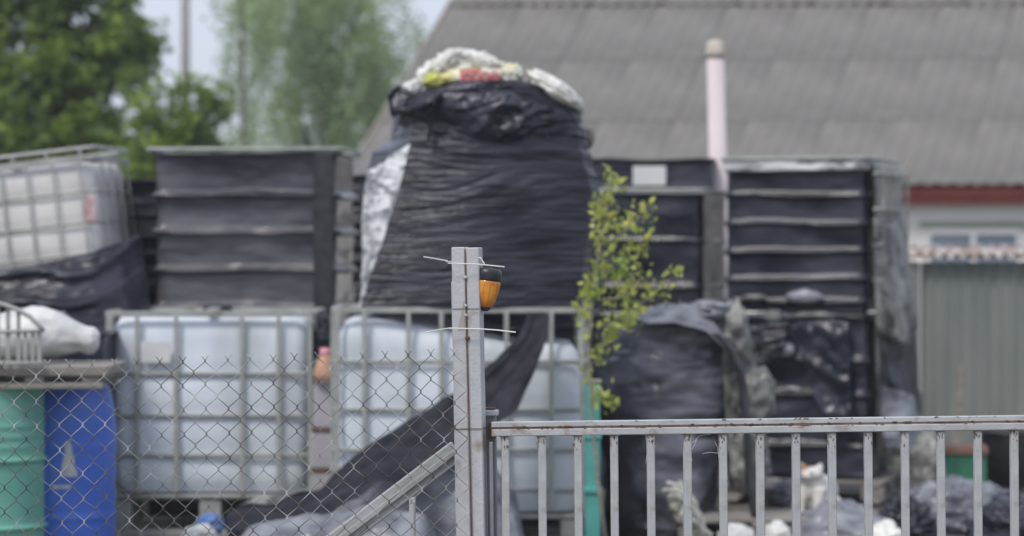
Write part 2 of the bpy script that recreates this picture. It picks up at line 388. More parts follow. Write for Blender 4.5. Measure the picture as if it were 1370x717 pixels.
# ------------------------------------------------------------ foliage
def leaf_cloud(mb, c, rad, n, size, drop=0.0, shell=.45):
    for _ in range(n):
        while True:
            d = Vector((random.uniform(-1, 1), random.uniform(-1, 1), random.uniform(-1, 1)))
            if d.length <= 1 and random.random() < shell + (1 - shell) * d.length: break
        p = Vector(c) + Vector((d.x * rad[0], d.y * rad[1], d.z * rad[2]))
        add_leaf(mb, p, size * random.uniform(.6, 1.3))
def add_leaf(mb, p, s, axis=None):
    a = axis or Vector((random.uniform(-1, 1), random.uniform(-1, 1), random.uniform(-1, .6))).normalized()
    b = a.cross(Vector((random.uniform(-1, 1), random.uniform(-1, 1), random.uniform(-1, 1)))).normalized()
    n = len(mb.v)
    mb.v += [p, p + a * s * .5 + b * s * .3, p + a * s, p + a * s * .5 - b * s * .3]
    mb.f.append((n, n + 1, n + 2, n + 3))
def tree(name, label, base, H, blobs, leafsize, per, lm, trunk_r=.16, group=None, cl=.45, sprig=.3):
    t = thing(name, label, 'tree', base, 0, group)
    tr = MB()
    pts = [(0, 0, -.1), (.05, 0, H * .3), (-.04, .05, H * .6), (.03, 0, H * .9)]
    tr.tube(pts, [trunk_r, trunk_r * .8, trunk_r * .5, trunk_r * .15], 8)
    cr = MB()
    for (bx, by, bz, rx, ry, rz) in blobs:
        tr.tube([(0, 0, max(.3, bz * .5)), (bx * .5, by * .5, bz * .75), (bx, by, bz)], [trunk_r * .45, trunk_r * .3, trunk_r * .08], 5)
        k = max(4, int(rx * ry * rz / cl ** 3 * 2.0))
        for _ in range(k):     # clumps of leaves spread through the blob, denser near its skin
            while True:
                d = Vector((random.uniform(-1, 1), random.uniform(-1, 1), random.uniform(-1, 1)))
                if .35 < d.length <= 1: break
            c = Vector((bx + d.x * rx, by + d.y * ry, bz + d.z * rz))
            q = random.uniform(.6, 1.15) * cl
            leaf_cloud(cr, c, (q, q, q * .65), per, leafsize)
            if random.random() < sprig:
                e = c + d.normalized() * cl * random.uniform(.9, 1.5) + Vector((0, 0, .1))
                for m_ in range(per // 3):
                    add_leaf(cr, c.lerp(e, random.random()) + Vector((random.gauss(0, .05), random.gauss(0, .05), random.gauss(0, .05))), leafsize)
    obj('trunk', tr, M['bark'], t, smooth=True)
    obj('crown', cr, lm, t)
    return t
def gx(px, Y): return (px - 685) * Y / F
Yt = 38
tree('broadleaf_tree', 'dense bright green tree filling the upper left corner', (gx(80, Yt), Yt, 0), 5.0,
     [(-.5, 0, 3.6, 1.0, .9, 1.6), (.35, .1, 4.3, .8, .8, 1.2), (-1.3, 0, 4.6, .8, .8, 1.0), (.05, -.2, 2.7, 1.0, .8, 1.0), (-.3, 0, 5.2, 1.2, .9, .8), (.55, .3, 2.3, .5, .6, .8), (-1.0, 0, 2.2, .8, .6, .9)],
     .13, 46, M['leaf'], .2, cl=.27)
tree('young_tree', 'smaller bushy green tree in front of the utility pole', (gx(235, Yt - 1), Yt - 1, 0), 3.4,
     [(-.1, 0, 2.55, .5, .5, .75), (.2, 0, 3.15, .33, .4, .55), (-.28, 0, 3.2, .2, .3, .5), (.36, 0, 2.75, .28, .3, .45), (-.5, 0, 2.2, .4, .4, .7), (.12, 0, 2.1, .5, .4, .5), (-.1, 0, 1.6, .6, .4, .5)],
     .12, 40, M['leaf'], .09, cl=.2)
tree('shrub', 'blue green shrub low before the big broadleaf tree at the left edge', (gx(25, Yt - 3), Yt - 3, 0), 2.4,
     [(0, 0, 2.2, .3, .4, .5), (.25, 0, 2.5, .2, .3, .4), (-.35, 0, 2.1, .3, .3, .4)], .12, 40, M['leaf_dark'], .06, cl=.2)
# weeping birch: strings of small leaves hanging from arched branches
Yw = 62
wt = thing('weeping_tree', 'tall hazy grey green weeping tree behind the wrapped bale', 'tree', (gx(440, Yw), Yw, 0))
wtr = MB(); wcr = MB()
wtr.tube([(0, 0, 0), (.1, 0, 2.5), (0, 0, 5), (.1, 0, 8)], [.2, .16, .11, .04], 8)
for i in range(120):
    a = random.uniform(0, 2 * PI); r_ = math.sqrt(random.random()) * 1.8
    hb = random.uniform(3.5, 8.0); tp = Vector((math.cos(a) * r_, math.sin(a) * r_, hb))
    if i < 40: wtr.tube([(0, 0, hb * .55), (tp.x * .5, tp.y * .5, hb * .9), tp], [.05, .03, .012], 4)
    for k in range(random.randint(2, 4)):
        q = tp + Vector((random.gauss(0, .2), random.gauss(0, .2), 0)); L_ = random.uniform(1.0, 2.6)
        for m_ in range(int(L_ * 34)):
            z = q.z - m_ / 34
            if z < 1.6: break
            add_leaf(wcr, Vector((q.x + .1 * math.sin(z * 2 + k) + random.gauss(0, .075), q.y + random.gauss(0, .075), z)), random.uniform(.09, .15))
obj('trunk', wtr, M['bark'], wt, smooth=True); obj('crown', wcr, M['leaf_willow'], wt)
b2 = MB(); b2.tube([(0, 0, 0), (.04, 0, 3), (-.02, 0, 7)], [.05, .045, .03], 7)
bt = thing('slender_tree', 'slender bare trunked tree left of the weeping tree', 'tree', (gx(323, 50), 50, 0))
obj('trunk', b2, M['bark'], bt, smooth=True); bc = MB()
for i in range(44):
    c = Vector((random.gauss(.08, .3), random.gauss(0, .2), random.uniform(1.8, 6.5))); leaf_cloud(bc, c, (.16, .16, .3), 30, .1)
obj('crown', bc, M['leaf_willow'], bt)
up = thing('utility_pole', 'wooden utility pole rising behind the smaller bushy tree', 'pole', (gx(248, 44), 44, 0))
obj('pole', MB().tube([(0, 0, 0), (0, 0, 8)], [.075, .055], 10), M['pole'], up, smooth=True)
obj('crossarm', MB().box((0, -.12, 7.4), (1.4, .09, .1), None, .01), M['pole'], up)
# far wood beyond the yard
fw = MB()
for i in range(260):
    x = random.uniform(-42, 42); leaf_cloud(fw, (x, 120 + random.uniform(-3, 3), random.uniform(.3, 2.1)), (1.6, 1.2, 1.0), 60, .35)
obj('far_wood', fw, M['far'], kind='stuff')

# ------------------------------------------------------------ IBC tanks
def rrect(hx, hy, r, n=4):
    pts = []
    for cx, cy, a0 in ((hx - r, hy - r, 0), (-hx + r, hy - r, 90), (-hx + r, -hy + r, 180), (hx - r, -hy + r, 270)):
        for k in range(n + 1):
            a = R(a0 + 90 * k / n); pts.append((cx + r * math.cos(a), cy + r * math.sin(a)))
    return pts
def ibc(name, label, loc, rot, w, d, pal, H, vbars, hbars, bm, top_fn=None, seed=0, side_bars=4, group=None, label_at=None, lid=True, bw=.024, br=.011):
    """pallet height pal, cage up to H; vbars: x offsets on the front; hbars: heights of the hoops"""
    t = thing(name, label, 'tank', loc, group=group, rot=rot)
    hw_, hd = w / 2, d / 2
    # pallet: steel frame on feet
    p = MB()
    for y in (-hd + .05, 0, hd - .05): p.box((0, y, .02), (w, .09, .04), None, .006)
    for x in (-hw_ + .07, 0, hw_ - .07):
        for y in (-hd + .05, 0, hd - .05): p.box((x, y, .04 + (pal - .07) / 2), (.12, .09, pal - .074), None, .006)
    p.box((0, 0, pal - .015), (w, d, .028), None, .006)
    obj('pallet', p, M['cage'], t)
    # bottle
    ins = .022; zb, zt = pal + .01, H - .02
    n_side = 14
    ring = rrect(hw_ - ins, hd - ins, .08, 5)
    # resample long sides
    rs = []
    for i, a in enumerate(ring):
        b = ring[(i + 1) % len(ring)]; L_ = math.dist(a, b); k = max(1, int(L_ / .07))
        for q in range(k): rs.append((a[0] + (b[0] - a[0]) * q / k, a[1] + (b[1] - a[1]) * q / k))
    nr = len(rs); NV = 22; mb = MB(); vs = []
    for j in range(NV + 1):
        v = j / NV
        for (x, y) in rs:
            zt_ = top_fn(x) if top_fn else zt
            z = zb + (zt_ - zb) * v
            e = 1 - .05 * max(0, (.10 - v) / .10) ** 2 - .07 * max(0, (v - .90) / .10) ** 2
            bul = -.012 * sum(math.exp(-((z - h) / .03) ** 2) for h in hbars) + .01 * math.sin(v * PI) + .012 * fbm((x * 2 + seed, y * 2, z * 2), 1, 2)
            L_ = math.hypot(x, y)
            vs.append(Vector((x * (e) + x / L_ * bul, y * e + y / L_ * bul, z)))
    fs = [(j * nr + i, j * nr + (i + 1) % nr, (j + 1) * nr + (i + 1) % nr, (j + 1) * nr + i) for j in range(NV) for i in range(nr)]
    mb.add(vs, fs)
    # domed top
    c0 = NV * nr
    prev = list(range(c0, c0 + nr))
    for sc, dz in ((.9, .008), (.6, .018), (.25, .02)):
        base = len(mb.v)
        for i in range(nr):
            q = mb.v[c0 + i]; mb.v.append(Vector((q.x * sc, q.y * sc, q.z + dz)))
        cur = list(range(base, base + nr))
        for i in range(nr): mb.f.append((prev[i], prev[(i + 1) % nr], cur[(i + 1) % nr], cur[i]))
        prev = cur
    mb.f.append(tuple(prev))
    bo = obj('bottle', mb, bm, t, smooth=True)
    if lid:
        zl = (top_fn(0) if top_fn else zt) + .018
        obj('lid', MB().lathe([(.08, zl), (.08, zl + .02), (.085, zl + .02), (.083, zl + .04), (.02, zl + .042)], 20), M['black_plastic'], t, smooth=True)
    tr_ = br
    # cage hoops
    hoop = MB().tube([(x, y, 0) for x, y in rrect(hw_, hd, .05, 3)], tr_, 6, closed=True)
    hm = hoop.mesh('cage_hoop', True); hm.materials.append(M['cage'])
    for h in hbars: obj('cage_hoop', hm, parent=t, loc=(0, 0, h))
    rail = MB()
    rp = rrect(hw_ + .004, hd + .004, .05, 3)
    for i in range(len(rp)):
        a = rp[i]; b = rp[(i + 1) % len(rp)]
        rail.bar((a[0], a[1], H), (b[0], b[1], H), .028, .03, .003, up=(0, 0, 1))
    obj('top_rail', rail, M['cage'], t)
    vb = MB().box((0, 0, (pal + H) / 2), (bw, bw * .66, H - pal - .02), None, .003)
    vm = vb.mesh('cage_bar'); vm.materials.append(M['cage'])
    for x in vbars:
        obj('cage_bar', vm, parent=t, loc=(x, -hd - .015, 0)); obj('cage_bar', vm, parent=t, loc=(x, hd + .015, 0))
    for k in range(side_bars):
        y = -hd + d * (k + .5) / side_bars
        for sx in (-1, 1): obj('cage_bar', vm, parent=t, loc=(sx * (hw_ + .015), y, 0), rot=(0, 0, R(90)))
    obj('top_brace', MB().bar((0, -hd, H + .02), (0, hd, H + .02), .05, .016, .003, up=(0, 0, 1)), M['cage'], t)
    if label_at:
        lx, lz, lw, lh = label_at
        obj('label_plate', MB().box((lx, -hd - .028, lz), (lw, .004, lh), None, .001), M['label_white'], t)
    return t

# tank A: front left
YA = 17.0; sA = YA / F
def ax(px): return (px - 280) * sA
def az(py, Y=YA): return EYE + (327 - py) * Y / F
ibc('tank', 'milky plastic bulk tank in a metal cage beside the blue barrel', (gx(280, YA), YA + .5, .0), (0, 0, R(.5)), 275 * sA, 1.0, .235, az(420),
    [ax(v) for v in (146, 183, 235, 323, 372, 414)], [az(500), az(556), az(609), az(664)], M['bottle'], seed=3, label_at=(ax(208), az(471), 40 * sA, 28 * sA), group='caged bulk tanks')
# tank B: under the wrapped bale
YB = 16.3; sB = YB / F
def bx_(px): return (px - 614) * sB
tB = ibc('tank', 'caged bulk tank with slumped bottle carrying the big wrapped bale', (gx(614, YB), YB + .5, .0), (0, 0, R(.3)), 336 * sB, 1.0, .19, az(415, YB),
    [bx_(v) for v in (451, 487, 546, 590, 677, 737, 778)], [az(484, YB), az(548, YB), az(602, YB), az(656, YB)], M['bottle'],
    top_fn=lambda x: az(428 + 34 * max(0, min(1, (x - bx_(500)) / (bx_(700) - bx_(500)))), YB), seed=9, lid=False, group='caged bulk tanks')
# tilted tank at the left edge
YT = 18.0; sT = YT / F
th = R(-6.5)
tl = P(75, 350, YT)
wT = .95
tt = ibc('tank', 'yellowed caged bulk tank tilted on top of a black wrapped load', (tl.x - .14, YT + .55, tl.z - .125), (0, th, R(-5)), wT + .0, .95, .04, .68,
    [-.39, -.235, -.08, .075, .23, .385], [.13, .31, .49], M['bottle_beige'], seed=21, lid=False, bw=.014, br=.0085, group='caged bulk tanks')
obj('hanging_tag', MB().box((.43, -.51, .38), (.06, .006, .14), Matrix.Rotation(R(6), 3, 'Y'), .002), M['label_red'], tt)
obj('upper_rail', MB().tube([(x, y, .74) for x, y in rrect(wT / 2 + .01, .48, .05, 3)], .013, 6, closed=True), M['cage'], tt, smooth=True)
stm = MB().box((0, 0, .71), (.014, .014, .06)).mesh('rail_stud'); stm.materials.append(M['cage'])
for x in (-.4, -.2, .0, .2, .4): obj('rail_stud', stm, parent=tt, loc=(x, -.485, 0))

# ------------------------------------------------------------ wrapped loads
def wrapped(name, label, loc, rot, w, d, H, zr, mt, seed=0, base=0.0, amp=.03, wr=.018, rail=True, group=None, pallet=.0, corner=.05, gloss=None, top_mat=None, taper=0.0):
    """a cube shaped load wrapped in film; zr = heights where a cage hoop pushes the film out"""
    t = thing(name, label, 'wrapped load', loc, group=group, rot=rot)
    zs = sorted([base] + list(zr) + [H])
    ring = rrect(w / 2, d / 2, corner, 4); rs = []
    for i, a in enumerate(ring):
        b = ring[(i + 1) % len(ring)]; L_ = math.dist(a, b); k = max(1, int(L_ / .03))
        for q in range(k): rs.append((a[0] + (b[0] - a[0]) * q / k, a[1] + (b[1] - a[1]) * q / k))
    nr = len(rs); NV = int((H - base) / .010); hz_ = list(zr) + [H - .012]
    vs = []
    for j in range(NV + 1):
        z = base + (H - base) * j / NV
        for k in range(len(zs) - 1):
            if zs[k] <= z <= zs[k + 1] + 1e-6:
                f = (z - zs[k]) / (zs[k + 1] - zs[k]); break
        wav = .012 * fbm((seed, 0, 0), 1, 1)
        for (x, y) in rs:
            zw = z + .012 * noise.noise(Vector((x * 2.2 + seed, y * 2.2, z))) + .005 * noise.noise(Vector((x * 9 + seed, y * 9, z)))
            sag = -amp - .12 * amp * math.sin(PI * f)
            for h in hz_:
                g = zw - h
                sag += (1.15 + .5 * noise.noise(Vector((x * 3, y * 3 + h * 7, seed)))) * amp * (math.exp(-(g / .017) ** 2) if g > 0 else math.exp(-(g / .007) ** 2))
            L_ = math.hypot(x, y)
            q = Vector((x * 2.2 + seed * 3, y * 2.2, z * 4.5))
            wn = wr * (fbm(q, 1, 3) * .6 + ridge(q * 1.7, 1, 2) * .35)
            sc = 1 - taper * (z - base) / (H - base)
            e = sag + wn
            vs.append(Vector((x * sc + x / L_ * e, y * sc + y / L_ * e, z + .012 * noise.noise(Vector((x * 3 + seed, y * 3, z * 4))))))
    fs = [(j * nr + i, j * nr + (i + 1) % nr, (j + 1) * nr + (i + 1) % nr, (j + 1) * nr + i) for j in range(NV) for i in range(nr)]
    mb = MB().add(vs, fs); obj('film_wrap', mb, mt, t, smooth=True)
    tp = MB()
    def tf(u, v):
        x = (u - .5) * (w - .01); y = (v - .5) * (d - .01); ed = min(u, 1 - u, v, 1 - v)
        return Vector((x * (1 - taper), y * (1 - taper), H - .006 - .06 * min(1, ed * 5) + .02 * fbm((x * 4 + seed, y * 4, 0), 1, 3)))
    tp.grid(tf, 26, 22); obj('film_top', tp, top_mat or mt, t, smooth=True)
    if rail:
        rl = MB().tube([(x, y, 0) for x, y in rrect(w / 2 * (1 - taper) + .012, d / 2 * (1 - taper) + .012, .05, 3)], .012, 6, closed=True)
        obj('top_rail', rl, M['cage'], t, loc=(0, 0, H + .02), smooth=True)
    return t
def flap(name, mt, parent, pts_top, pts_bot, nu=24, nv=18, seed=0, amp=.03, thick=.003, label=None, fold=0.0):
    """a loose sheet between two polylines given in the parent's space"""
    def samp(pl, u):
        f = u * (len(pl) - 1); i = min(int(f), len(pl) - 2); return Vector(pl[i]).lerp(Vector(pl[i + 1]), f - i)
    def fn(u, v):
        p = samp(pts_top, u).lerp(samp(pts_bot, u), v)
        a = amp * math.sin(PI * min(1, max(0, u))) ** .3
        q = Vector((p.x * 5 + seed, p.y * 5, p.z * 5))
        if fold: p = p + Vector((0, -1, .25)) * fold * (max(0, math.sin(v * 17 + 3 * fbm((u * 2.5, v, seed), 1, 2))) ** 2 + .5 * ridge((u * 3, v * 12, seed), 1, 2))
        return p + Vector((.3 * fbm(q, .8, 2), -1.0 * ridge(q, 1, 3), .35 * fbm(q + Vector((9, 9, 9)), 1, 2))) * a
    return obj(name, MB().grid(fn, nu, nv), mt, parent, smooth=True, thick=thick, label=label)

def blob(c, rad, seed, amp, nu=36, nv=22, sq=.9, fs=3.0, fz=1.7):
    c = Vector(c)
    def fn(u, v):
        a = 2 * PI * u; b = -PI / 2 + PI * v
        d = Vector((math.cos(b) * math.cos(a), math.cos(b) * math.sin(a), math.sin(b)))
        q = Vector((d.x * fs, d.y * fs, d.z * fs * fz)) + Vector((seed, seed * .7, 0)); q = q + .6 * Vector((noise.noise(q * .7), noise.noise(q * .7 + Vector((5, 5, 5))), 0)); e = 1 + amp * ridge(q, .55, 4) + amp * .8 * fbm(q, .5, 2)
        return c + Vector((d.x * rad[0], d.y * rad[1], d.z * rad[2])) * e
    return MB().grid(fn, nu, nv, closed=True)

# left black stack (one wrapped tank on another hidden one behind tank A)
YL = 18.4; sL = YL / F
zl = lambda py: EYE + (327 - py) * YL / F
wrapped('wrapped_tank', 'tall load in grey black film with level ridges behind the caged tank', (gx(334, YL), YL + .55, 0), (0, 0, R(-3)), 260 * sL, 1.1, zl(204),
        [zl(262), zl(311), zl(361), zl(412), zl(470), zl(540), zl(610)], M['film_grey'], seed=2, base=.02, amp=.05)
Lst = bpy.data.objects['wrapped_tank']
obj('gap_dark_strip', MB().box((.47, -.575, (zl(205) + .05) / 2 + .0), (.115, .02, zl(205) - .05), None, .008), M['black_plastic'], Lst)  # added black strip standing in for the darkness of a recessed gap
# dark stack far left under the tilted tank
YM = 18.1
zz = lambda py, Y: EYE + (327 - py) * Y / F
wrapped('wrapped_load', 'sagging black wrapped load under the tilted tank', (gx(60, YM), YM + .6, 0), (0, R(-5), R(-8)), 1.12, 1.05, zz(362, YM),
        [zz(400, YM), zz(430, YM), zz(480, YM), zz(540, YM), zz(600, YM)], M['film_crumple'], seed=5, base=.02, amp=.04, wr=.05, rail=False)
fs_ = thing('film_sheet', 'black film sheet pulled across the foot of the tilted tank', 'plastic sheeting', P(80, 400, 17.85))
flap('sheet', M['film_crumple'], fs_, [P(px, py, Y_) - Vector(fs_.location) for px, py, Y_ in ((-60, 384, 17.8), (0, 368, 17.8), (70, 350, 17.8), (125, 338, 17.82), (155, 326, 17.9), (190, 318, 18.1))],
     [P(px, py, Y_) - Vector(fs_.location) for px, py, Y_ in ((-60, 480, 17.3), (0, 485, 17.3), (70, 480, 17.3), (130, 480, 17.35), (180, 470, 17.5), (205, 440, 18.0))], 70, 70, 77, .012, fold=.06)
wrapped('wrapped_load', 'narrow dark wrapped load in the gap right of the tilted tank', (gx(176, 18.9), 19.3, 0), (0, R(2), R(5)), .42, .7, zz(240, 18.9),
        [zz(290, 18.9), zz(318, 18.9), zz(365, 18.9), zz(420, 18.9), zz(500, 18.9)], M['film_crumple'], seed=6, base=.02, amp=.03, wr=.05, rail=False)
wrapped('wrapped_load', 'dark wrapped load in the gap left of the big bale', (gx(455, 20), 20.6, 0), (0, 0, R(-3)), .5, .8, zz(232, 20),
        [zz(300, 20), zz(350, 20), zz(420, 20), zz(500, 20)], M['film'], seed=7, base=.02, amp=.03, wr=.03, rail=False)

wrapped('wrapped_load', 'black wrapped load standing close behind the slumped caged tank', (gx(620, 17.6), 17.95, 0), (0, 0, 0), 1.36, .6, zz(407, 17.7),
        [zz(440, 17.7), zz(500, 17.7), zz(580, 17.7)], M['film_crumple'], seed=27, base=.02, amp=.03, wr=.03, rail=False)
# middle right stack
YS = 20.0
ms = wrapped('wrapped_tank', 'black wrapped load behind the sapling with a white lip along its top', (gx(893, YS), YS + .55, 0), (0, 0, R(-13)), 146 * YS / F, 1.0, zz(258, YS),
        [zz(324, YS), zz(385, YS), zz(425, YS), zz(500, YS), zz(580, YS)], M['film_tight'], seed=11, base=.02, amp=.016)
bk = wrapped('wrapped_box', 'black wrapped box with a white label behind the sapling', (gx(872, 21.3), 21.7, 0), (0, 0, R(-3)), 180 * 21.3 / F, .9, zz(213, 21.3),
        [zz(252, 21.3), zz(330, 21.3), zz(420, 21.3), zz(520, 21.3)], M['film_tight'], seed=12, base=.02, amp=.02, rail=False)
lp = P(874, 235, 21.19) - Vector(bk.location)
obj('label_plate', MB().box((lp.x, -.5, P(874, 235, 21.19).z), (44 * 21.3 / F, .006, 26 * 21.3 / F), None, .001), M['label_white'], bk)
# right double stack
YR = 19.4
rc = P(1100, 327, YR)
rot_r = (0, 0, R(-16))
zR = lambda py: EYE + (327 - py) * YR / F
lowH = zR(424)
low = wrapped('wrapped_tank', 'lower of the two black wrapped tanks stacked beside the metal shed', (rc.x, YR + .6, 0), rot_r, .93, 1.12, lowH,
        [zR(484), zR(530), zR(598), zR(655)], M['film_tight'], seed=14, base=.16, amp=.026, wr=.035, rail=False)
upz = lowH + .03
upr = wrapped('wrapped_tank', 'upper of the two black wrapped tanks stacked beside the metal shed', (rc.x - .01, YR + .58, upz), rot_r, .92, 1.12, zR(216) - upz,
        [zR(262) - upz, zR(300) - upz, zR(338) - upz, zR(374) - upz, zR(405) - upz], M['film_tight'], seed=16, base=0, amp=.025, wr=.014, top_mat=M['film_silver'])
rimH = zR(216) - upz
# silver rim band and clear netting over the right side
rb = MB()
rr_ = rrect(.468, .568, .05, 4)
def rimf(u, v):
    i = u * (len(rr_)); a = rr_[int(i) % len(rr_)]; b = rr_[(int(i) + 1) % len(rr_)]; f = i - int(i)
    x = a[0] + (b[0] - a[0]) * f; y = a[1] + (b[1] - a[1]) * f
    o_ = .006 * fbm((x * 8, y * 8, v * 3), 1, 2)
    return Vector((x * (1 + o_), y * (1 + o_), rimH - .055 + .07 * v + .006 * noise.noise(Vector((x * 6, y * 6, 0)))))
rb.grid(rimf, 100, 4, closed=True)
obj('film_rim', rb, M['film_silver'], upr, smooth=True, thick=.003, label='bright silvery film band round the top edge')
flap('side_film', M['film_clear'], upr, [(.5, -.56, rimH), (.495, 0, rimH - .01), (.49, .5, rimH - .02)], [(.51, -.56, .0), (.52, 0, .05), (.5, .5, .02)], seed=3, amp=.02, label='dusty clear film on the right side')
flap('side_film', M['film_clear'], low, [(.5, -.57, lowH), (.52, 0, lowH - .02), (.49, .5, lowH)], [(.52, -.58, .3), (.56, 0, .25), (.5, .5, .3)], seed=8, amp=.05, label='yellowish clear film on the right side')
flap('torn_film', M['film_crumple'], low, [(.50, -.5, lowH + .03), (.58, -.2, lowH + .06), (.64, .1, lowH)], [(.52, -.5, lowH - .55), (.66, -.2, lowH - .75), (.68, .1, lowH - .6)], seed=18, amp=.08)
flap('torn_film', M['tarp_grey'], low, [(.53, -.56, lowH - .42), (.62, -.5, lowH - .45), (.7, -.3, lowH - .5)], [(.56, -.62, .35), (.7, -.5, .3), (.75, -.3, .4)], seed=19, amp=.08)
for (px, py, ww, hh, mt_) in ((1066, 426, 22, 20, 'film_clear'), (1079, 468, 26, 18, 'tarp_grey'), (1108, 397, 44, 16, 'tarp_grey'), (1120, 422, 50, 9, 'film_clear'), (1040, 398, 30, 8, 'film_clear'), (1150, 520, 26, 12, 'film_clear')):
    zb_ = upz if py < 420 else 0; pa = upr if py < 420 else low
    lx = (px - 1095) * YR / F; rad = (ww * .0023, .03, hh * .0023)
    obj('film_scrap', blob((lx, -.575, zR(py) - zb_), rad, px, .3, 24, 14, fs=3), M[mt_], pa, smooth=True)
# cage bars standing clear of the film on the right side
for k in range(5):
    y = -.5 + k * .24
    obj('cage_bar', MB().box((.545, y, rimH / 2), (.012, .022, rimH)), M['cage'], upr)
flap('hanging_film', M['film_crumple'], low, [((px - 1095) * YR / F, -.60, zR(py)) for px, py in ((1090, 432), (1120, 428), (1168, 430))], [((px - 1095) * YR / F, -.63, zR(py)) for px, py in ((1118, 520), (1140, 590), (1172, 560))], 26, 34, 33, .03, fold=.02)
flap('hanging_film', M['film'], low, [((px - 1095) * YR / F, -.60, zR(py)) for px, py in ((1000, 430), (1040, 436), (1088, 430))], [((px - 1095) * YR / F, -.62, zR(py)) for px, py in ((1012, 478), (1040, 500), (1080, 470))], 26, 24, 35, .025, fold=.015)
for z in (.2, .42, .64, .86):
    if z < rimH: obj('cage_hoop', MB().tube([(.50, -.60, z), (.54, -.55, z), (.54, .5, z)], .010, 6), M['cage'], upr, smooth=True)
flap('torn_film', M['film_clear'], upr, [(.5, -.6, rimH - .35), (.56, -.4, rimH - .4), (.6, -.1, rimH - .3)], [(.52, -.62, -.1), (.66, -.4, -.2), (.7, -.1, -.1)], seed=28, amp=.07)

# ------------------------------------------------------------ pallets
def board(mb_d): return MB().box((0, 0, 0), mb_d, None, .004).mesh('board')
def pallet(label, loc, rotz, w=1.2, d=.9, n=6):
    t = thing('wooden_pallet', label, 'pallet', loc, rotz, 'wooden pallets under the loads')
    bm_ = board((w, d / n * .72, .022)); bm_.materials.append(M['wood'])
    blk = MB().box((0, 0, 0), (.14, .1, .078), None, .004).mesh('block'); blk.materials.append(M['wood'])
    bl = board((.1, d, .02)); bl.materials.append(M['wood'])
    cr = board((.1, d, .02)); cr.materials.append(M['wood'])
    for i in range(n): obj('board', bm_, parent=t, loc=(random.uniform(-.01, .01), -d / 2 + d * (i + .5) / n, .131), rot=(0, 0, random.uniform(-.01, .01)))
    for x in (-w / 2 + .08, 0, w / 2 - .08):
        obj('board', bl, parent=t, loc=(x, 0, .0105)); obj('board', cr, parent=t, loc=(x, 0, .1095))
        for y in (-d / 2 + .06, 0, d / 2 - .06): obj('block', blk, parent=t, loc=(x, y, .0602))
    return t
pallet('weathered wooden pallet under the right hand stack of wrapped tanks', (rc.x, YR + .6, -.01), R(-13), 1.05, 1.16)
pallet('weathered wooden pallet under the black draped heap', (gx(935, 17.6), 18.05, .08), R(-3), 1.0, .85)
pallet('grey wooden pallet lying on the ground before the draped heap', (gx(1010, 16.9), 17.1, -.02), R(4), .9, .7)

# ------------------------------------------------------------ draped heap
YH = 17.0; sH = YH / F
hx0 = gx(900, YH)
heap = thing('draped_heap', 'rounded heap draped in glossy black film beside the sapling', 'wrapped load', (hx0, YH + .45, 0))
zh = lambda py: EYE + (327 - py) * YH / F
prof = [(710, 832, 955), (640, 832, 955), (585, 826, 966), (562, 818, 976), (552, 806, 985), (535, 800, 990), (500, 800, 993), (470, 808, 986), (448, 822, 972), (432, 838, 950), (423, 856, 925)]
def loft(prof, cxp, s, zf, y0, depth, nu, nv, seed, amp, yaw=0, hs=1.0, expo=.55, aniso=(3, 3, 3)):
    def samp(v):
        f = v * (len(prof) - 1); i = min(int(f), len(prof) - 2); g = f - i
        return [prof[i][k] + (prof[i + 1][k] - prof[i][k]) * g for k in range(3)]
    def fn(u, v):
        py, l, r = samp(v); cx = ((l + r) / 2 - cxp) * s; hw_ = (r - l) / 2 * s
        a = 2 * PI * u; ca, sa = math.cos(a), math.sin(a)
        x = cx + hw_ * math.copysign(abs(ca) ** expo, ca); y = y0 + depth * math.copysign(abs(sa) ** expo, sa) * (1 - .25 * v)
        q = Vector((x * aniso[0] + seed, y * aniso[1], zf(py) * aniso[2]))
        e = amp * (ridge(q, 1, 3) * .8 + .5 * fbm(q, .6, 2))
        return Vector((x + ca * e, y + sa * e, zf(py) + e * .3))
    mb = MB().grid(fn, nu, nv, closed=True)
    # close the top
    base = nv * nu; c = sum((mb.v[base + i] for i in range(nu)), Vector()) / nu
    prev = list(range(base, base + nu))
    for sc in (.75, .5, .25):
        st = len(mb.v)
        for i in range(nu):
            q = c.lerp(mb.v[base + i], sc); q.z += .03 * (1 - sc) + .5 * amp * ridge(q * 4 + Vector((seed, 0, 0)), 1, 2); mb.v.append(q)
        cur = list(range(st, st + nu))
        for i in range(nu): mb.f.append((prev[i], prev[(i + 1) % nu], cur[(i + 1) % nu], cur[i]))
        prev = cur
    mb.f.append(tuple(prev)); return mb
obj('film_cover', loft(prof, 900, sH, zh, 0, .42, 150, 110, 31, .085, expo=.75, aniso=(1.8, 1.8, 4.5)), M['film_sheet'], heap, smooth=True)
obj('lower_film', loft([(735, 822, 958), (660, 815, 962), (600, 812, 968), (560, 815, 972)], 900, sH, zh, -.02, .41, 80, 40, 37, .05, expo=.8, aniso=(4, 4, 4)), M['heap_under'], heap, smooth=True)
ptop = [((px - 900) * sH, dy, zh(py)) for px, py, dy in ((845, 425, -.22), (875, 415, -.26), (915, 404, -.3), (945, 408, -.28), (968, 424, -.2))]
pbot = [((px - 900) * sH, dy, zh(py)) for px, py, dy in ((868, 434, -.42), (905, 432, -.47), (945, 442, -.5), (978, 475, -.5), (1000, 520, -.4))]
flap('torn_film', M['tarp_grey'], heap, ptop, pbot, 34, 16, 41, .035, label='greyer loose film over the top of the heap')
pt2 = [((px - 900) * sH, dy, zh(py)) for px, py, dy in ((962, 420, -.3), (985, 428, -.2), (998, 450, -.05))]
pb2 = [((px - 900) * sH, dy, zh(py)) for px, py, dy in ((980, 640, -.35), (1010, 650, -.3), (1040, 640, -.15))]
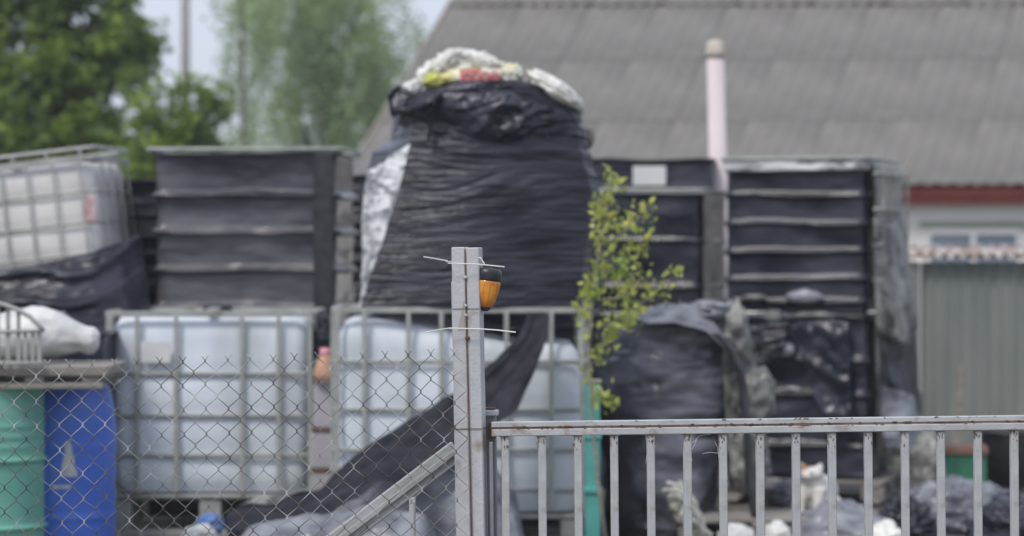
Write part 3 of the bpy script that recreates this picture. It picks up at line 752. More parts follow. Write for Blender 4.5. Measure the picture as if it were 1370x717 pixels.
flap('side_film', M['film_clear'], heap, pt2, pb2, 24, 40, 43, .07, label='dusty translucent film hanging on the right side')
for (px, py, rx, ry, sd_) in ((985, 455, 22, 42, 1), (1008, 535, 30, 38, 2), (1003, 610, 26, 48, 3), (952, 418, 26, 14, 4)):
    obj('film_lump', blob(((px - 900) * sH, -.2, zh(py)), (rx * sH, .16, ry * sH), sd_ * 7, .3, 36, 26, fs=4), M['film_clear'] if sd_ < 4 else M['tarp_grey'], heap, smooth=True)
st_pts = [((px - 900) * sH, -.56 - .01 * i, zh(py)) for i, (px, py) in enumerate(((955, 445), (975, 465), (990, 500), (996, 560), (1000, 640), (1012, 717), (1014, 745)))]
sb = MB()
def strapf(u, v):
    f = u * (len(st_pts) - 1); i = min(int(f), len(st_pts) - 2); p = Vector(st_pts[i]).lerp(Vector(st_pts[i + 1]), f - i)
    return p + Vector(((v - .5) * .045, -.02 * math.sin(PI * v) - .01 * noise.noise(Vector((u * 9, 1, 2))), 0))
sb.grid(strapf, 40, 5); obj('strap', sb, M['black_plastic'], heap, smooth=True, thick=.004)

# ------------------------------------------------------------ crumpled things on the ground
def heapthing(name, label, cat, mt, px, py_top, py_bot, half_px, Y, seed, dep=.3, amp=.25, group=None, nu=90, nv=60, fs=3.0, lean=0):
    c = P(px, (py_top + py_bot) / 2, Y); rz = (py_bot - py_top) / 2 * Y / F
    o = obj(name, blob((0, 0, rz), (half_px * Y / F, dep, rz), seed, amp, nu, nv, fs=fs), mt, smooth=True, loc=(c.x, Y, c.z - rz), rot=(0, lean, 0))
    return tag(o, label, cat, group)
heapthing('film_heap', 'pale grey heap of crumpled sheeting on the ground below the cat', 'plastic sheeting', M['tarp_grey'], 1125, 680, 790, 80, 16.9, 51, .4, .16, fs=4)
heapthing('film_heap', 'dark grey mound of crumpled film before the green crate', 'plastic sheeting', M['tarp_grey'], 1285, 650, 780, 85, 17.6, 54, .5, .22, fs=6)
heapthing('film_heap', 'dark crumpled film mound at the right edge behind the last gate bars', 'plastic sheeting', M['film_crumple'], 1372, 668, 780, 70, 16.9, 58, .4, .25, fs=5)
heapthing('film_heap', 'small dark knot of film between the two sheeting mounds', 'plastic sheeting', M['film_crumple'], 1212, 672, 740, 34, 17.0, 59, .2, .3, fs=6)
heapthing('plastic_bag', 'bright white bag on the ground at the foot of the grey sheeting', 'bag', M['white_sack'], 1183, 699, 750, 26, 16.5, 61, .12, .15)
heapthing('plastic_bag', 'small white bag lying below the draped heap', 'bag', M['white_sack'], 1040, 700, 740, 18, 16.6, 62, .12, .2)
heapthing('plastic_bag', 'lilac grey crumpled bag beside the cat', 'bag', M['tarp_grey'], 1052, 645, 682, 20, 17.6, 63, .1, .25)
heapthing('plastic_bag', 'white bag lying on the pallet near the black strap', 'bag', M['white_sack'], 985, 702, 740, 24, 16.5, 64, .12, .15)
heapthing('plastic_bag', 'crumpled pale bag resting at the lower left of the shed side of the stack', 'bag', M['film_clear'], 1240, 585, 690, 22, 18.7, 68, .12, .25)
# cream bundle at the foot of the draped heap
cb = thing('strap_bundle', 'tangled bundle of cream straps at the foot of the draped heap', 'straps', P(918, 700, 16.3))
for k in range(7):
    pts = []
    a0 = random.uniform(0, 6)
    for i in range(15):
        u = i / 14
        pts.append((.13 * (u - .4) + .05 * math.sin(a0 + u * 5) + .03 * random.uniform(-1, 1), .04 * math.sin(a0 * 2 + u * 4) - .02 * k / 7, .17 - .22 * u + .05 * math.cos(a0 + u * 6)))
    obj('strap', MB().tube(pts, .011, 5), M['strap'], cb, smooth=True)
heapthing('plastic_bag', 'small cream rag hanging under the black heap', 'bag', M['strap'], 908, 650, 685, 13, 16.5, 66, .06, .2)

# green crate and black tub
gc = P(1288, 645, 20.2)
crate = thing('green_crate', 'green plastic crate with brown board on top near the shed', 'crate', (gc.x, 20.2, 0), R(-4))
cw, chh, cd = .27, EYE + (327 - 607) * 20.2 / F, .3
for (x, y, sx, sy) in ((0, -cd / 2, cw, .015), (0, cd / 2, cw, .015)):
    obj('side_wall', MB().box((x, y, chh / 2), (sx, sy, chh)), M['crate_green'], crate)
for x in (-cw / 2, cw / 2): obj('side_wall', MB().box((x, 0, chh / 2), (.015, cd - .016, chh)), M['crate_green'], crate)
rbm = MB().box((0, 0, chh / 2), (.02, .014, chh - .01), None, .003).mesh('rib'); rbm.materials.append(M['crate_green'])
for k in range(4): obj('rib', rbm, parent=crate, loc=(-cw / 2 + .03 + k * .07, -cd / 2 - .014, 0))
obj('board', MB().box((0, -.01, chh + .03), (cw + .03, cd + .04, .05), None, .006), M['brown'], crate)
tb = P(1352, 650, 20.6)
tub = thing('black_tub', 'tall black plastic tub at the right edge beside the green crate', 'tub', (tb.x, 20.6, 0))
tzt = EYE + (327 - 578) * 20.6 / F
obj('body', MB().lathe([(.13, 0), (.17, .02), (.2, tzt - .03), (.2, tzt)], 28), M['black_plastic'], tub, smooth=True)
obj('rim', MB().tube([(.205 * math.cos(2 * PI * k / 28), .205 * math.sin(2 * PI * k / 28), tzt) for k in range(28)], .014, 6, closed=True), M['black_plastic'], tub, smooth=True)

# ------------------------------------------------------------ cat
cp = P(1091, 684, 17.3)
cat = thing('cat', 'white cat with a ginger patch by its ear sitting on grey sheeting', 'cat', cp - Vector((0, 0, .02)), R(-28))
cat.scale = (1.5, 1.3, 1.0)
cbm = MB()
def ell(c, r, n=16, m=10):
    cbm.grid(lambda u, v: Vector(c) + Vector((r[0] * math.cos(2 * PI * u) * math.sin(PI * (1 - v)), r[1] * math.sin(2 * PI * u) * math.sin(PI * (1 - v)), r[2] * math.cos(PI * (1 - v)))), n, m, closed=True)
ell((0, .04, .075), (.078, .09, .078)); ell((0, .035, .13), (.074, .085, .095)); ell((0, -.025, .15), (.056, .055, .07))
ell((0, -.03, .19), (.052, .055, .05)); ell((0, -.058, .232), (.05, .046, .043)); ell((0, -.095, .222), (.024, .024, .018))
for sx in (-1, 1):
    ell((sx * .063, .03, .05), (.035, .075, .052)); ell((sx * .065, -.045, .014), (.022, .045, .014))
    cbm.tube([(sx * .032, -.05, .15), (sx * .033, -.068, .08), (sx * .032, -.072, .015)], [.028, .019, .017], 10)
    ell((sx * .032, -.085, .012), (.02, .027, .012))
    cbm.tube([(sx * .028, -.052, .255), (sx * .036, -.05, .278), (sx * .04, -.048, .297)], [.022, .014, .003], 8)
cbm.tube([(0, .12, .03), (.06, .13, .02), (.11, .08, .018), (.12, .01, .017)], [.022, .02, .018, .012], 10)
co = obj('body', cbm, M['cat'], cat, smooth=True)
rmd = co.modifiers.new('remesh', 'REMESH'); rmd.mode = 'VOXEL'; rmd.voxel_size = .006; rmd.use_smooth_shade = True
smd = co.modifiers.new('smooth', 'SMOOTH'); smd.factor = .6; smd.iterations = 4
# ginger patch lives in the coat colour
n = M['cat'].node_tree; N_ = n.nodes; L_ = n.links
tc = N_.new('ShaderNodeTexCoord'); vd = N_.new('ShaderNodeVectorMath'); vd.operation = 'DISTANCE'; vd.inputs[1].default_value = (-.022, -.07, .27)
mr = N_.new('ShaderNodeMapRange'); mr.inputs[1].default_value = .022; mr.inputs[2].default_value = .034; mr.inputs[3].default_value = 1; mr.inputs[4].default_value = 0
mi = N_.new('ShaderNodeMix'); mi.data_type = 'RGBA'; mi.inputs[7].default_value = (.33, .2, .11, 1)
bs = N_['Principled BSDF']; src = bs.inputs['Base Color'].links[0].from_socket
L_.new(tc.outputs['Object'], vd.inputs[0]); L_.new(vd.outputs['Value'], mr.inputs[0]); L_.new(mr.outputs[0], mi.inputs[0]); L_.new(src, mi.inputs[6]); L_.new(mi.outputs[2], bs.inputs['Base Color'])
for sx in (-1, 1):
    obj('eye', MB().lathe([(.001, -.006), (.006, -.003), (.0075, 0), (.006, .003), (.001, .006)], 10, (sx * .02, -.1, .238)), M['black_plastic'], cat, smooth=True)
obj('nose', MB().lathe([(.001, -.005), (.005, 0), (.001, .004)], 8, (0, -.118, .226)), M['pink'], cat, smooth=True)

# ------------------------------------------------------------ big wrapped bale on tank B
YQ = 16.32; sQ = YQ / F; zq = lambda py: EYE + (327 - py) * YQ / F
bale = thing('wrapped_bale', 'huge bulging bale in stretched black film standing on the caged tank', 'wrapped load', (gx(640, YQ), YQ, zq(412)))
rows = [(412, 475, 483, 779), (400, 476, 486, 782), (385, 479, 491, 786), (350, 480, 503, 791), (300, 480, 519, 799), (262, 482, 532, 803), (230, 486, 540, 797), (200, 493, 547, 788), (186, 515, 550, 785), (165, 521, 556, 781), (145, 524, 565, 777), (128, 533, 580, 766), (116, 548, 600, 745), (108, 575, 620, 715)]
def bale_pt(u, v):
    """u 0..1 round the bale from front left corner rightwards, back, then the left facet"""
    f = v * (len(rows) - 1); i = min(int(f), len(rows) - 2); g = f - i
    py, l, fl, r = [rows[i][k] + (rows[i + 1][k] - rows[i][k]) * g for k in range(4)]
    z = zq(py) - zq(412); X = lambda px: (px - 640) * sQ
    yb = .95 - .35 * v
    cs = [(X(fl), 0.02), (X(fl) + (X(r) - .05 - X(fl)) * .52, .025), (X(r) - .05, .03), (X(r), .12), (X(r) - .03, yb), (X(l) + .12, yb + .03), (X(l), yb * .55), (X(fl) - (X(fl) - X(l)) * .45, .17)]
    us = [0, .22, .42, .47, .62, .8, .9, .96, 1.0]
    cs.append(cs[0])
    for k in range(8):
        if us[k] <= u <= us[k + 1] + 1e-9:
            h = (u - us[k]) / (us[k + 1] - us[k]); p = Vector((cs[k][0] + (cs[k + 1][0] - cs[k][0]) * h, cs[k][1] + (cs[k + 1][1] - cs[k][1]) * h, z)); break
    if u < .42: p.y -= .07 * math.sin(PI * u / .42)
    return p
def bale_fn(u, v):
    p = bale_pt(u, v); cc = Vector((.0, .45, p.z)); d = (p - cc).normalized()
    # stretch wrinkles fan out from the lower left corner
    an = .10 + .25 * (p.x + .3)
    sl = .16 * (1 if p.z < .7 else -1.4) + .25 * noise.noise(Vector((p.x * 1.2, p.z * 1.6, 4)))
    q = Vector((p.x * 1.0, p.y * 1.3, (p.z - (p.x + .5) * sl) * 25))
    q2 = Vector((p.x * 2.2 + 7, p.y * 2, (p.z - (p.x - .4) * sl * 2.2) * 40))
    e = .0085 * ridge(q, 1, 3) * (.75 + .9 * noise.noise(p * 1.7)) + .0042 * ridge(q2, 1, 2) + .012 * fbm(q * .3, 1, 2)
    if v > .62: e += .02 * fbm(p * 6, 1, 3)
    return p + d * e
NU, NV = 200, 210
bg_ = MB().grid(bale_fn, NU, NV, closed=False)
dark = MB(); dark.v = bg_.v; silver = MB(); silver.v = bg_.v
for k, f in enumerate(bg_.f):
    u = (k % NU + .5) / NU; p = sum((bg_.v[i] for i in f), Vector()) / 4
    edge = .9 + .02
    if u > .79 and p.z < zq(192) - zq(412) + (p.x - (547 - 640) * sQ) * .6 + .03 * noise.noise(p * 9): silver.f.append(f)
    else: dark.f.append(f)
obj('film_wrap', dark, M['film'], bale, smooth=True)
obj('silver_side', silver, M['film_silver'], bale, smooth=True, label='pale silvery wrap on the left side')
# crumpled hood
def hood_fn(u, v):
    a = (u - .5) * 2; px = 655 + 122 * a
    tp_ = [(533, 140), (545, 122), (575, 116), (610, 112), (685, 108), (700, 126), (730, 134), (765, 146), (780, 172), (790, 190)]
    top = tp_[-1][1]
    for (xa, ya), (xb, yb2) in zip(tp_, tp_[1:]):
        if xa <= px <= xb: top = ya + (yb2 - ya) * (px - xa) / (xb - xa); break
    bot = max(top + 25, 196 + 18 * math.exp(-((a - .15) / .35) ** 2) - 30 * abs(a) ** 2 + 14 * noise.noise(Vector((u * 6, 3, 1))))
    py = top + (bot - top) * v
    y = .03 * v - .02 - .085 * math.sin(PI * v ** .8) ** .8 * max(0, 1 - a * a) ** .5 + .1 * a * a + .05 * v ** 6
    if v < .15: y += .22 * (1 - v / .15)
    q = Vector((a * 2.2 + v * 2.0, v * 1.6 - a * .8, 3))
    e = .05 * ridge(q, 1.5, 4) * min(1, (1 - v) * 2.2 + .05) * (.45 + .75 * math.exp(-((a - .15) / .4) ** 2))
    return Vector(((px - 640) * sQ + .4 * e, y - e, zq(py) - zq(412) - .2 * e))
obj('hood', MB().grid(hood_fn, 110, 60), M['film_crumple'], bale, smooth=True, thick=.004, label='crumpled black film gathered over the top')
# twisted band at the upper left
def twist(pts, wd, seed, n=60):
    P3 = [((px - 640) * sQ, dy, zq(py) - zq(412)) for px, py, dy in pts]
    def fn(u, v):
        f = u * (len(P3) - 1); i = min(int(f), len(P3) - 2); p = Vector(P3[i]).lerp(Vector(P3[i + 1]), f - i)
        a = u * 5 + seed + 2 * PI * v
        e = 1 + .35 * noise.noise(Vector((u * 7, v * 3, seed)))
        return p + Vector((.3 * math.cos(a), math.cos(a), math.sin(a) )) * wd * e * (.35 + .65 * abs(math.sin(u * 4 + seed)))
    return MB().grid(fn, n, 10, closed=False)
obj('twisted_film', twist([(524, 150, .08), (520, 128, .1), (532, 116, .1), (560, 128, .04), (600, 122, -.02), (640, 118, -.04)], .03, 1), M['film_crumple'], bale, smooth=True)
obj('twisted_film', twist([(526, 148, .06), (548, 146, -.0), (575, 138, -.05), (590, 128, -.08)], .03, 2), M['film_crumple'], bale, smooth=True)
obj('twisted_film', twist([(585, 130, -.08), (578, 155, -.08), (574, 185, -.05)], .026, 4), M['film_crumple'], bale, smooth=True)
# rubbish lying on top of the bale
def topitem(name, label, cat, mt, px, py, hx, hz, seed, dy=.3, dep=.15, amp=.2, lean=0, fs=3.0):
    c = P(px, py, YQ + dy); hx *= (YQ + dy) / F; hz *= (YQ + dy) / F
    o = obj(name, blob((0, 0, hz), (hx, dep, hz), seed, amp, 80, 50, fs=fs), mt, smooth=True, loc=(c.x, c.y, c.z - hz), rot=(0, lean, 0))
    return tag(o, label, cat)
topitem('white_sack', 'white crumpled sack at the peak of the rubbish on the bale', 'sack', M['white_sack'], 620, 91, 40, 22, 71, .36, .2, .22, R(3), 5)
topitem('white_sack', 'pale grey white wrapper on the left of the rubbish heap', 'sack', M['white_sack'], 592, 99, 24, 18, 73, .28, .12, .25, R(-45), 5)
ys = topitem('printed_wrapper', 'cream and yellow wrapper with red print on top of the bale', 'wrapper', M['yellow_sack'], 640, 103, 52, 13, 75, .16, .1, .12, R(-2))
topitem('lime_wrapper', 'small lime yellow wrapper at the left of the rubbish', 'wrapper', M['lime'], 580, 108, 13, 9, 77, .12, .07, .25)
topitem('white_sack', 'long cream sack sloping down the right shoulder of the bale', 'sack', M['white_sack'], 736, 120, 42, 14, 79, .12, .16, .15, R(36), 4)
topitem('brown_rag', 'brown rag poking out at the right shoulder of the bale', 'rag', M['wood'], 788, 184, 7, 13, 81, .35, .06, .25)
topitem('crumpled_wrapper', 'thin crumpled white wrapper sticking up at the top left of the rubbish', 'wrapper', M['white_sack'], 603, 84, 22, 11, 83, .2, .06, .4, R(-35), 6)
topitem('crumpled_wrapper', 'cream wrapper fold lying over the printed wrapper', 'wrapper', M['white_sack'], 652, 87, 30, 9, 85, .17, .06, .4, R(22), 6)
topitem('crumpled_wrapper', 'small cream wrapper end at the right of the printed wrapper', 'wrapper', M['yellow_sack'], 683, 99, 13, 12, 87, .1, .06, .3, R(10), 5)
topitem('crumpled_wrapper', 'small pale beige wrapper tucked behind the twisted film loop', 'wrapper', M['white_plastic'], 556, 120, 18, 11, 89, .14, .06, .3, R(-20), 5)
# red loops of print on the wrapper
rp_ = MB(); yF = -.105
def loop(cx, cz, rx, rz, r=.006):
    rp_.tube([(cx + rx * math.cos(2 * PI * k / 14), yF - .002, cz + rz * math.sin(2 * PI * k / 14)) for k in range(14)], r, 5, closed=True)
zc = 13 * sQ
rp_.box((-.085, yF, zc), (.014, .004, .075)); rp_.box((-.03, yF, zc + .032), (.1, .004, .012))
for cx, rx in ((-.055, .018), (-.01, .02), (.04, .02), (.09, .022)): loop(cx, zc - .002, rx, .02)
rp_.box((.02, yF, zc - .034), (.12, .004, .008))
obj('red_print', rp_, M['red_print'], ys, smooth=False)

# ------------------------------------------------------------ black cloth hanging over tank B and down to the left
cloth_up = [(706, 418, 16.15), (694, 448, 16.1), (660, 484, 16.05), (604, 526, 16.0), (545, 562, 15.9), (490, 596, 15.7), (448, 632, 15.5), (425, 655, 15.3), (370, 668, 15.0), (305, 682, 14.8)]
cloth_lo = [(734, 420, 16.12), (728, 462, 16.0), (712, 505, 15.9), (690, 552, 15.8), (612, 600, 15.6), (560, 628, 15.4), (505, 645, 15.2), (455, 682, 15.0), (385, 712, 14.7), (305, 735, 14.5)]
cl0 = P(560, 740, 15.5)
ct = thing('black_cloth', 'long black mesh cloth slung diagonally across the front of the caged tank', 'cloth', (cl0.x, 15.5, 0))
def pl(pts, u, off=0):
    f = u * (len(pts) - 1); i = min(int(f), len(pts) - 2); g = f - i
    g2 = g * g * (3 - 2 * g) * .5 + g * .5
    a, b = P(*pts[i]), P(*pts[i + 1]); return a.lerp(b, g)
def clothf(u, v):
    p = pl(cloth_up, u).lerp(pl(cloth_lo, u), v) - Vector(ct.location)
    p = p + Vector((.5, 0, 1)) * (.03 * noise.noise(Vector((u * 14, 2, 1))) * max(0, 1 - v * 4) + .05 * noise.noise(Vector((u * 11, 7, 1))) * max(0, v * 4 - 3))
    fold = .04 * math.sin(v * 9 + u * 3) * (1 - v * .3) * min(1, u * 3 + .2) + .02 * ridge(p * 3, 1, 2)
    return p + Vector((.1 * fold, -abs(fold) - .01, .012 * noise.noise(p * 4)))
obj('cloth', MB().grid(clothf, 120, 26), M['net'], ct, smooth=True, thick=.003)
# grey sheeting mound below it
def mound(label, pts_top, Ys, depth, seed, mt, bot=780, amp=.05, nu=80, nv=40, name='film_heap'):
    c = P(pts_top[len(pts_top) // 2][0], 700, Ys)
    def fn(u, v):
        f = u * (len(pts_top) - 1); i = min(int(f), len(pts_top) - 2); g = f - i
        px = pts_top[i][0] + (pts_top[i + 1][0] - pts_top[i][0]) * g; py = pts_top[i][1] + (pts_top[i + 1][1] - pts_top[i][1]) * g
        top = P(px, py, Ys); a = PI * v        # arch over the heap, front to back
        z = top.z * math.sin(a) ** .8; y = Ys + depth * (-math.cos(a))
        p = Vector((top.x, y, z)); q = p * 3.2 + Vector((seed, 0, 0))
        e = amp * (ridge(q, 1, 3) + .6 * fbm(q, .7, 2))
        return p + Vector((.5 * e, -e * .7, e * math.sin(a))) - Vector((c.x, Ys, 0))
    o = obj(name, MB().grid(fn, nu, nv), mt, smooth=True, loc=(c.x, Ys, 0), thick=.004)
    return tag(o, label, 'plastic sheeting')
mound('pale grey crumpled sheeting under the diagonal black cloth', [(452, 730), (470, 655), (510, 628), (560, 618), (605, 606), (650, 612), (690, 680), (700, 760)], 15.9, .35, 91, M['tarp_grey'])
mound('low mound of dark film at the left end of the black cloth', [(290, 760), (330, 712), (390, 700), (450, 690), (500, 685), (560, 700), (600, 770)], 14.6, .3, 93, M['tarp_grey'])
mound('whitish crumpled film lying between the two tanks at ground level', [(295, 730), (310, 690), (345, 671), (400, 664), (440, 662), (462, 740)], 15.6, .2, 95, M['film_clear'])

# things between tank A and tank B
yb_ = 16.9
bt_ = P(434, 512, yb_)
gb = thing('grey_carton', 'grey carton with its flap wedged upright between the caged tanks', 'carton', (gx(433, 16.9), 16.95, 0))
s6 = 16.9 / F
for (pyt, pyb, wpx) in ((512, 574, 27), (577, 628, 33), (631, 700, 30)):
    zt_, zb_ = zz(pyt, 16.9), zz(pyb, 16.9)
    obj('carton_side', MB().box((0, 0, (zt_ + zb_) / 2), (wpx * s6, .2, zt_ - zb_ - .006), Matrix.Rotation(R(random.uniform(-1, 1)), 3, 'Y'), .012), M['grey_box'], gb)
    obj('edge_band', MB().box((0, -.005, zb_ - .004), (wpx * s6 + .008, .2, .014), None, .003), M['rust'], gb)
tj = thing('tan_canister', 'small tan canister with a pink cap on the grey carton', 'canister', (gx(434, 16.8), 16.85, zz(511, 16.8)))
h_ = 36 * s6
obj('body', MB().lathe([(.04, 0), (.06, .006), (.062, h_ * .35), (.05, h_ * .62), (.038, h_ * .82), (.024, h_)], 22), M['tan'], tj, smooth=True)
obj('cap', MB().lathe([(.026, h_ - .004), (.028, h_ + .004), (.028, h_ + .032), (.02, h_ + .036)], 18), M['pink'], tj, smooth=True)
heapthing('plastic_bag', 'dark film scrap stuffed between the tops of the caged tanks', 'bag', M['film_crumple'], 433, 425, 480, 15, 17.2, 97, .15, .25)
# bits on top rail gap of tank B
heapthing('plastic_bag', 'blue bag lying on the slumped bottle under the bale', 'bag', M['blue_bag'], 507, 418, 433, 12, 16.6, 98, .08, .2)
heapthing('plastic_bag', 'lilac bag seen through the rail under the bale', 'bag', M['tarp_grey'], 566, 424, 446, 14, 16.8, 99, .08, .2)
heapthing('plastic_bag', 'blue bag on the ground before the left caged tank', 'bag', M['blue_bag'], 281, 688, 716, 17, 16.3, 100, .1, .25)
heapthing('plastic_bag', 'white bag on the ground beside the small blue bag', 'bag', M['white_sack'], 268, 704, 735, 22, 16.1, 101, .1, .25)

# ------------------------------------------------------------ barrels
def barrel(name, label, px, Y, pyt, mt, ribs, r, plastic):
    H = zz(pyt, Y); t = thing(name, label, 'barrel', (gx(px, Y), Y + r, 0))
    pr = []
    N = 90
    for i in range(N + 1):
        z = H * i / N; q = r
        if plastic:
            u = i / N; q = r * (1 - .13 * max(0, (u - .72) / .28) ** 2.2 - .08 * max(0, (.12 - u) / .12) ** 2)
        for (zr, ar, sg) in ribs: q += ar * math.exp(-((z - zr) / sg) ** 2)
        pr.append((q, z))
    pr.append((pr[-1][0] - .012, H + .006)); pr.append((pr[-1][0] - .01, H - .006)); pr.append((.02, H - .008))
    obj('body', MB().lathe(pr, 48), mt, t, smooth=True)
    return t, H
gb_, Hg = barrel('steel_drum', 'green ribbed steel drum at the left edge', -30, 14.9, 519, M['green'],
     [(zz(p, 14.9), a, .009) for p, a in ((572, .006), (586, .006), (600, .006), (618, .014), (709, .014), (640, .0))] + [(.92 * 1.0 - .0, .008, .008)], 77 * 14.9 / F, False)
for py in (618, 709):
    z = zz(py, 14.9); rr2 = 77 * 14.9 / F + .013
    obj('rolling_hoop', MB().tube([(rr2 * math.cos(2 * PI * k / 40), rr2 * math.sin(2 * PI * k / 40), z) for k in range(40)], .008, 6, closed=True), M['green'], gb_, smooth=True)
bb_, Hb = barrel('plastic_barrel', 'blue plastic barrel with a scraped label beside the green drum', 67, 15.3, 519, M['blue'], [(.25, .006, .015), (.6, .003, .02)], 78 * 15.3 / F, True)
rB = 78 * 15.3 / F + .003
def smear(u, v):
    px = 91 + (u - .5) * (7 + 15 * (1 - v) ** 1.3) + 3.5 * noise.noise(Vector((v * 5, u * 2, 3))); py = 638 - 48 * v + 4 * noise.noise(Vector((u * 4, v * 3, 8)))
    x = (px - 67) * 15.3 / F; return Vector((x, -math.sqrt(max(0, rB * rB - x * x)), zz(py, 15.3)))
obj('scraped_label', MB().grid(smear, 10, 14), M['scrape'], bb_, smooth=True)
def smear2(u, v):
    px = 70 + 24 * u; py = 649 + 5 * v
    x = (px - 67) * 15.3 / F; return Vector((x, -math.sqrt(max(0, rB * rB - x * x)), zz(py, 15.3)))
obj('scraped_label', MB().grid(smear2, 5, 2), M['scrape'], bb_, smooth=True)
# platform on the barrels
pf = thing('grey_pallet', 'grey plank platform lying across the barrel tops', 'pallet', (gx(50, 15.0), 15.3, Hb + .012))
s5 = 14.95 / F
obj('board', MB().box((-.0, -.36, .016), (.66, .1, .03), None, .004), M['wood'], pf)
obj('board', MB().box((0, .2, .016), (.66, .1, .03), None, .004), M['wood'], pf)
for x in (-.27, 0, .27): obj('block', MB().box((x, -.1, .048), (.09, .6, .03), None, .004), M['wood'], pf)
for k in range(5): obj('board', MB().box((.012, -.36 + k * .145, .088), (.69, .125, .048), None, .005), M['wood'], pf)
# white container lying on it
zc_ = Hb + .012 + .113
wc = thing('white_sack', 'crumpled white plastic sack lying on the plank platform', 'sack', (gx(60, 15.2), 15.25, zc_))
pr = [(132, 455, 4), (129, 458, 12), (124, 459, 17), (114, 459, 18), (104, 455, 18), (90, 452, 24), (74, 450, 30), (55, 448, 33), (30, 449, 33), (10, 452, 31), (-10, 455, 28), (-16, 456, 10)]
s52 = 15.2 / F
wm = MB()
def wcf(u, v):
    f = v * (len(pr) - 1); i = min(int(f), len(pr) - 2); g = f - i
    px, py, rr3 = [pr[i][k] + (pr[i + 1][k] - pr[i][k]) * g for k in range(3)]
    a = 2 * PI * u; x = (px - 60) * s52; z = (489 - py) * s52
    e = 1 + .1 * noise.noise(Vector((x * 8, math.cos(a) * 2, math.sin(a) * 2))) + .09 * ridge((x * 9, math.cos(a) * 1.6, math.sin(a) * 1.6), 1, 3)
    return Vector((x, math.cos(a) * rr3 * s52 * e * 1.2, max(.003, z + math.sin(a) * rr3 * s52 * e)))
wm.grid(wcf, 56, 90, closed=True); obj('body', wm, M['white_plastic'], wc, smooth=True)
# wire frame / chair back
wfm = thing('metal_rack', 'curved metal rack with upright slats leaning at the left edge', 'rack', (gx(20, 14.8), 14.85, zc_ + .003))
s48 = 14.8 / F
X = lambda px: (px - 20) * s48
Zr = lambda py: EYE + (327 - py) * s48 - zc_ - .003
obj('top_tube', MB().tube([(X(p), 0, Zr(q)) for p, q in ((-30, 404), (0, 407), (20, 414), (38, 424), (50, 436), (57, 443))], .011, 8), M['cage'], wfm, smooth=True)
obj('cross_bar', MB().tube([(X(-30), .0, Zr(445)), (X(57), 0, Zr(443))], .008, 8), M['cage'], wfm, smooth=True)
for px, pt in ((8, 411), (22, 418), (31, 444), (41, 444), (50, 444), (-6, 408), (-18, 408)):
    obj('slat', MB().box((X(px), .012, (Zr(pt)) / 2), (.02, .006, Zr(pt)), None, .001), M['cage'], wfm)
obj('foot_bar', MB().tube([(X(-30), 0, .01), (X(57), 0, .01)], .008, 8), M['cage'], wfm, smooth=True)
ap = P(75, 440, 16.4)
tag(obj('metal_offcut', MB().bar((-.06, 0, 0), (.03, 0, .085), .03, .03, .003).bar((.03, 0, .085), (.09, .05, .0), .03, .03, .003), M['tarp_grey'], loc=(ap.x, 16.4, ap.z)), 'bent light metal offcut behind the long white sack', 'offcut')
# dark wrapped load behind barrels carrying the offcut
wrapped('wrapped_load', 'low black wrapped load behind the barrels at the left', (gx(70, 16.5), 16.85, 0), (0, 0, 0), .55, .6, zz(446, 16.4),
        [zz(500, 16.4), zz(560, 16.4), zz(630, 16.4)], M['film_crumple'], seed=25, base=.02, amp=.03, wr=.03, rail=False)

# ------------------------------------------------------------ teal post and sapling
tp = thing('teal_post', 'teal painted steel post standing right of the slumped caged tank', 'post', (gx(793, 15.7), 15.7, 0))
zt = zz(512, 15.7); wq = 20 * 15.7 / F
obj('post', MB().box((0, 0, zt / 2), (wq, wq, zt), None, .006), M['teal'], tp)
obj('bracket', MB().box((0, -.004, zz(655, 15.7)), (wq + .02, wq + .02, .03), None, .004), M['teal'], tp)
obj('top_cap', MB().box((0, 0, zt + .009), (wq + .012, wq + .012, .016), None, .003), M['wood'], tp)
obj('bracket', MB().box((0, -.004, zz(584, 15.7)), (wq + .014, wq + .014, .02), None, .004), M['teal'], tp)
YP = 15.4
sap = thing('sapling', 'yellow green sapling growing between the caged tank and draped heap', 'sapling', (gx(812, YP), YP, 0))
def SP(px, py, dy=0): q = P(px, py, YP + dy); return Vector((q.x - sap.location.x, dy, q.z))
stm_ = MB(); lf = MB()
branches = [([(812, 740), (800, 640), (792, 560), (788, 470), (793, 400), (802, 330), (812, 280), (818, 232)], .008, 13),
            ([(803, 330), (825, 318), (850, 295), (876, 275)], .004, 18), ([(800, 400), (825, 400), (845, 392), (848, 350), (862, 318)], .005, 17),
            ([(800, 440), (830, 425), (860, 405), (885, 385), (902, 370)], .004, 18), ([(790, 470), (815, 455), (835, 440), (845, 425)], .004, 16),
            ([(806, 300), (798, 280), (805, 262)], .003, 12), ([(795, 520), (812, 535), (820, 552)], .003, 13), ([(792, 380), (780, 400), (778, 430)], .003, 10), ([(800, 372), (820, 360), (832, 352)], .003, 14)]
for bi, (pts, r_, sp) in enumerate(branches):
    Q = [SP(a, b, .04 * math.sin(bi * 2.1 + i)) for i, (a, b) in enumerate(pts)]
    stm_.tube(Q, [r_ * 1.4 * (1 - .6 * i / (len(Q) - 1)) for i in range(len(Q))], 5)
    for i in range(len(Q) - 1):
        if bi == 0 and i < 2: continue
        L = (Q[i + 1] - Q[i]).length
        k_ = 6 if bi == 0 and i < 4 else 25
        for _ in range(int(L / .1 * k_)):
            p = Q[i].lerp(Q[i + 1], random.random()) + Vector((random.gauss(0, sp), random.gauss(0, sp), random.gauss(0, sp))) * .0021
            add_leaf(lf, p, random.uniform(.02, .06), Vector((random.gauss(0, .6), random.gauss(0, .6), random.uniform(.1, 1))).normalized())
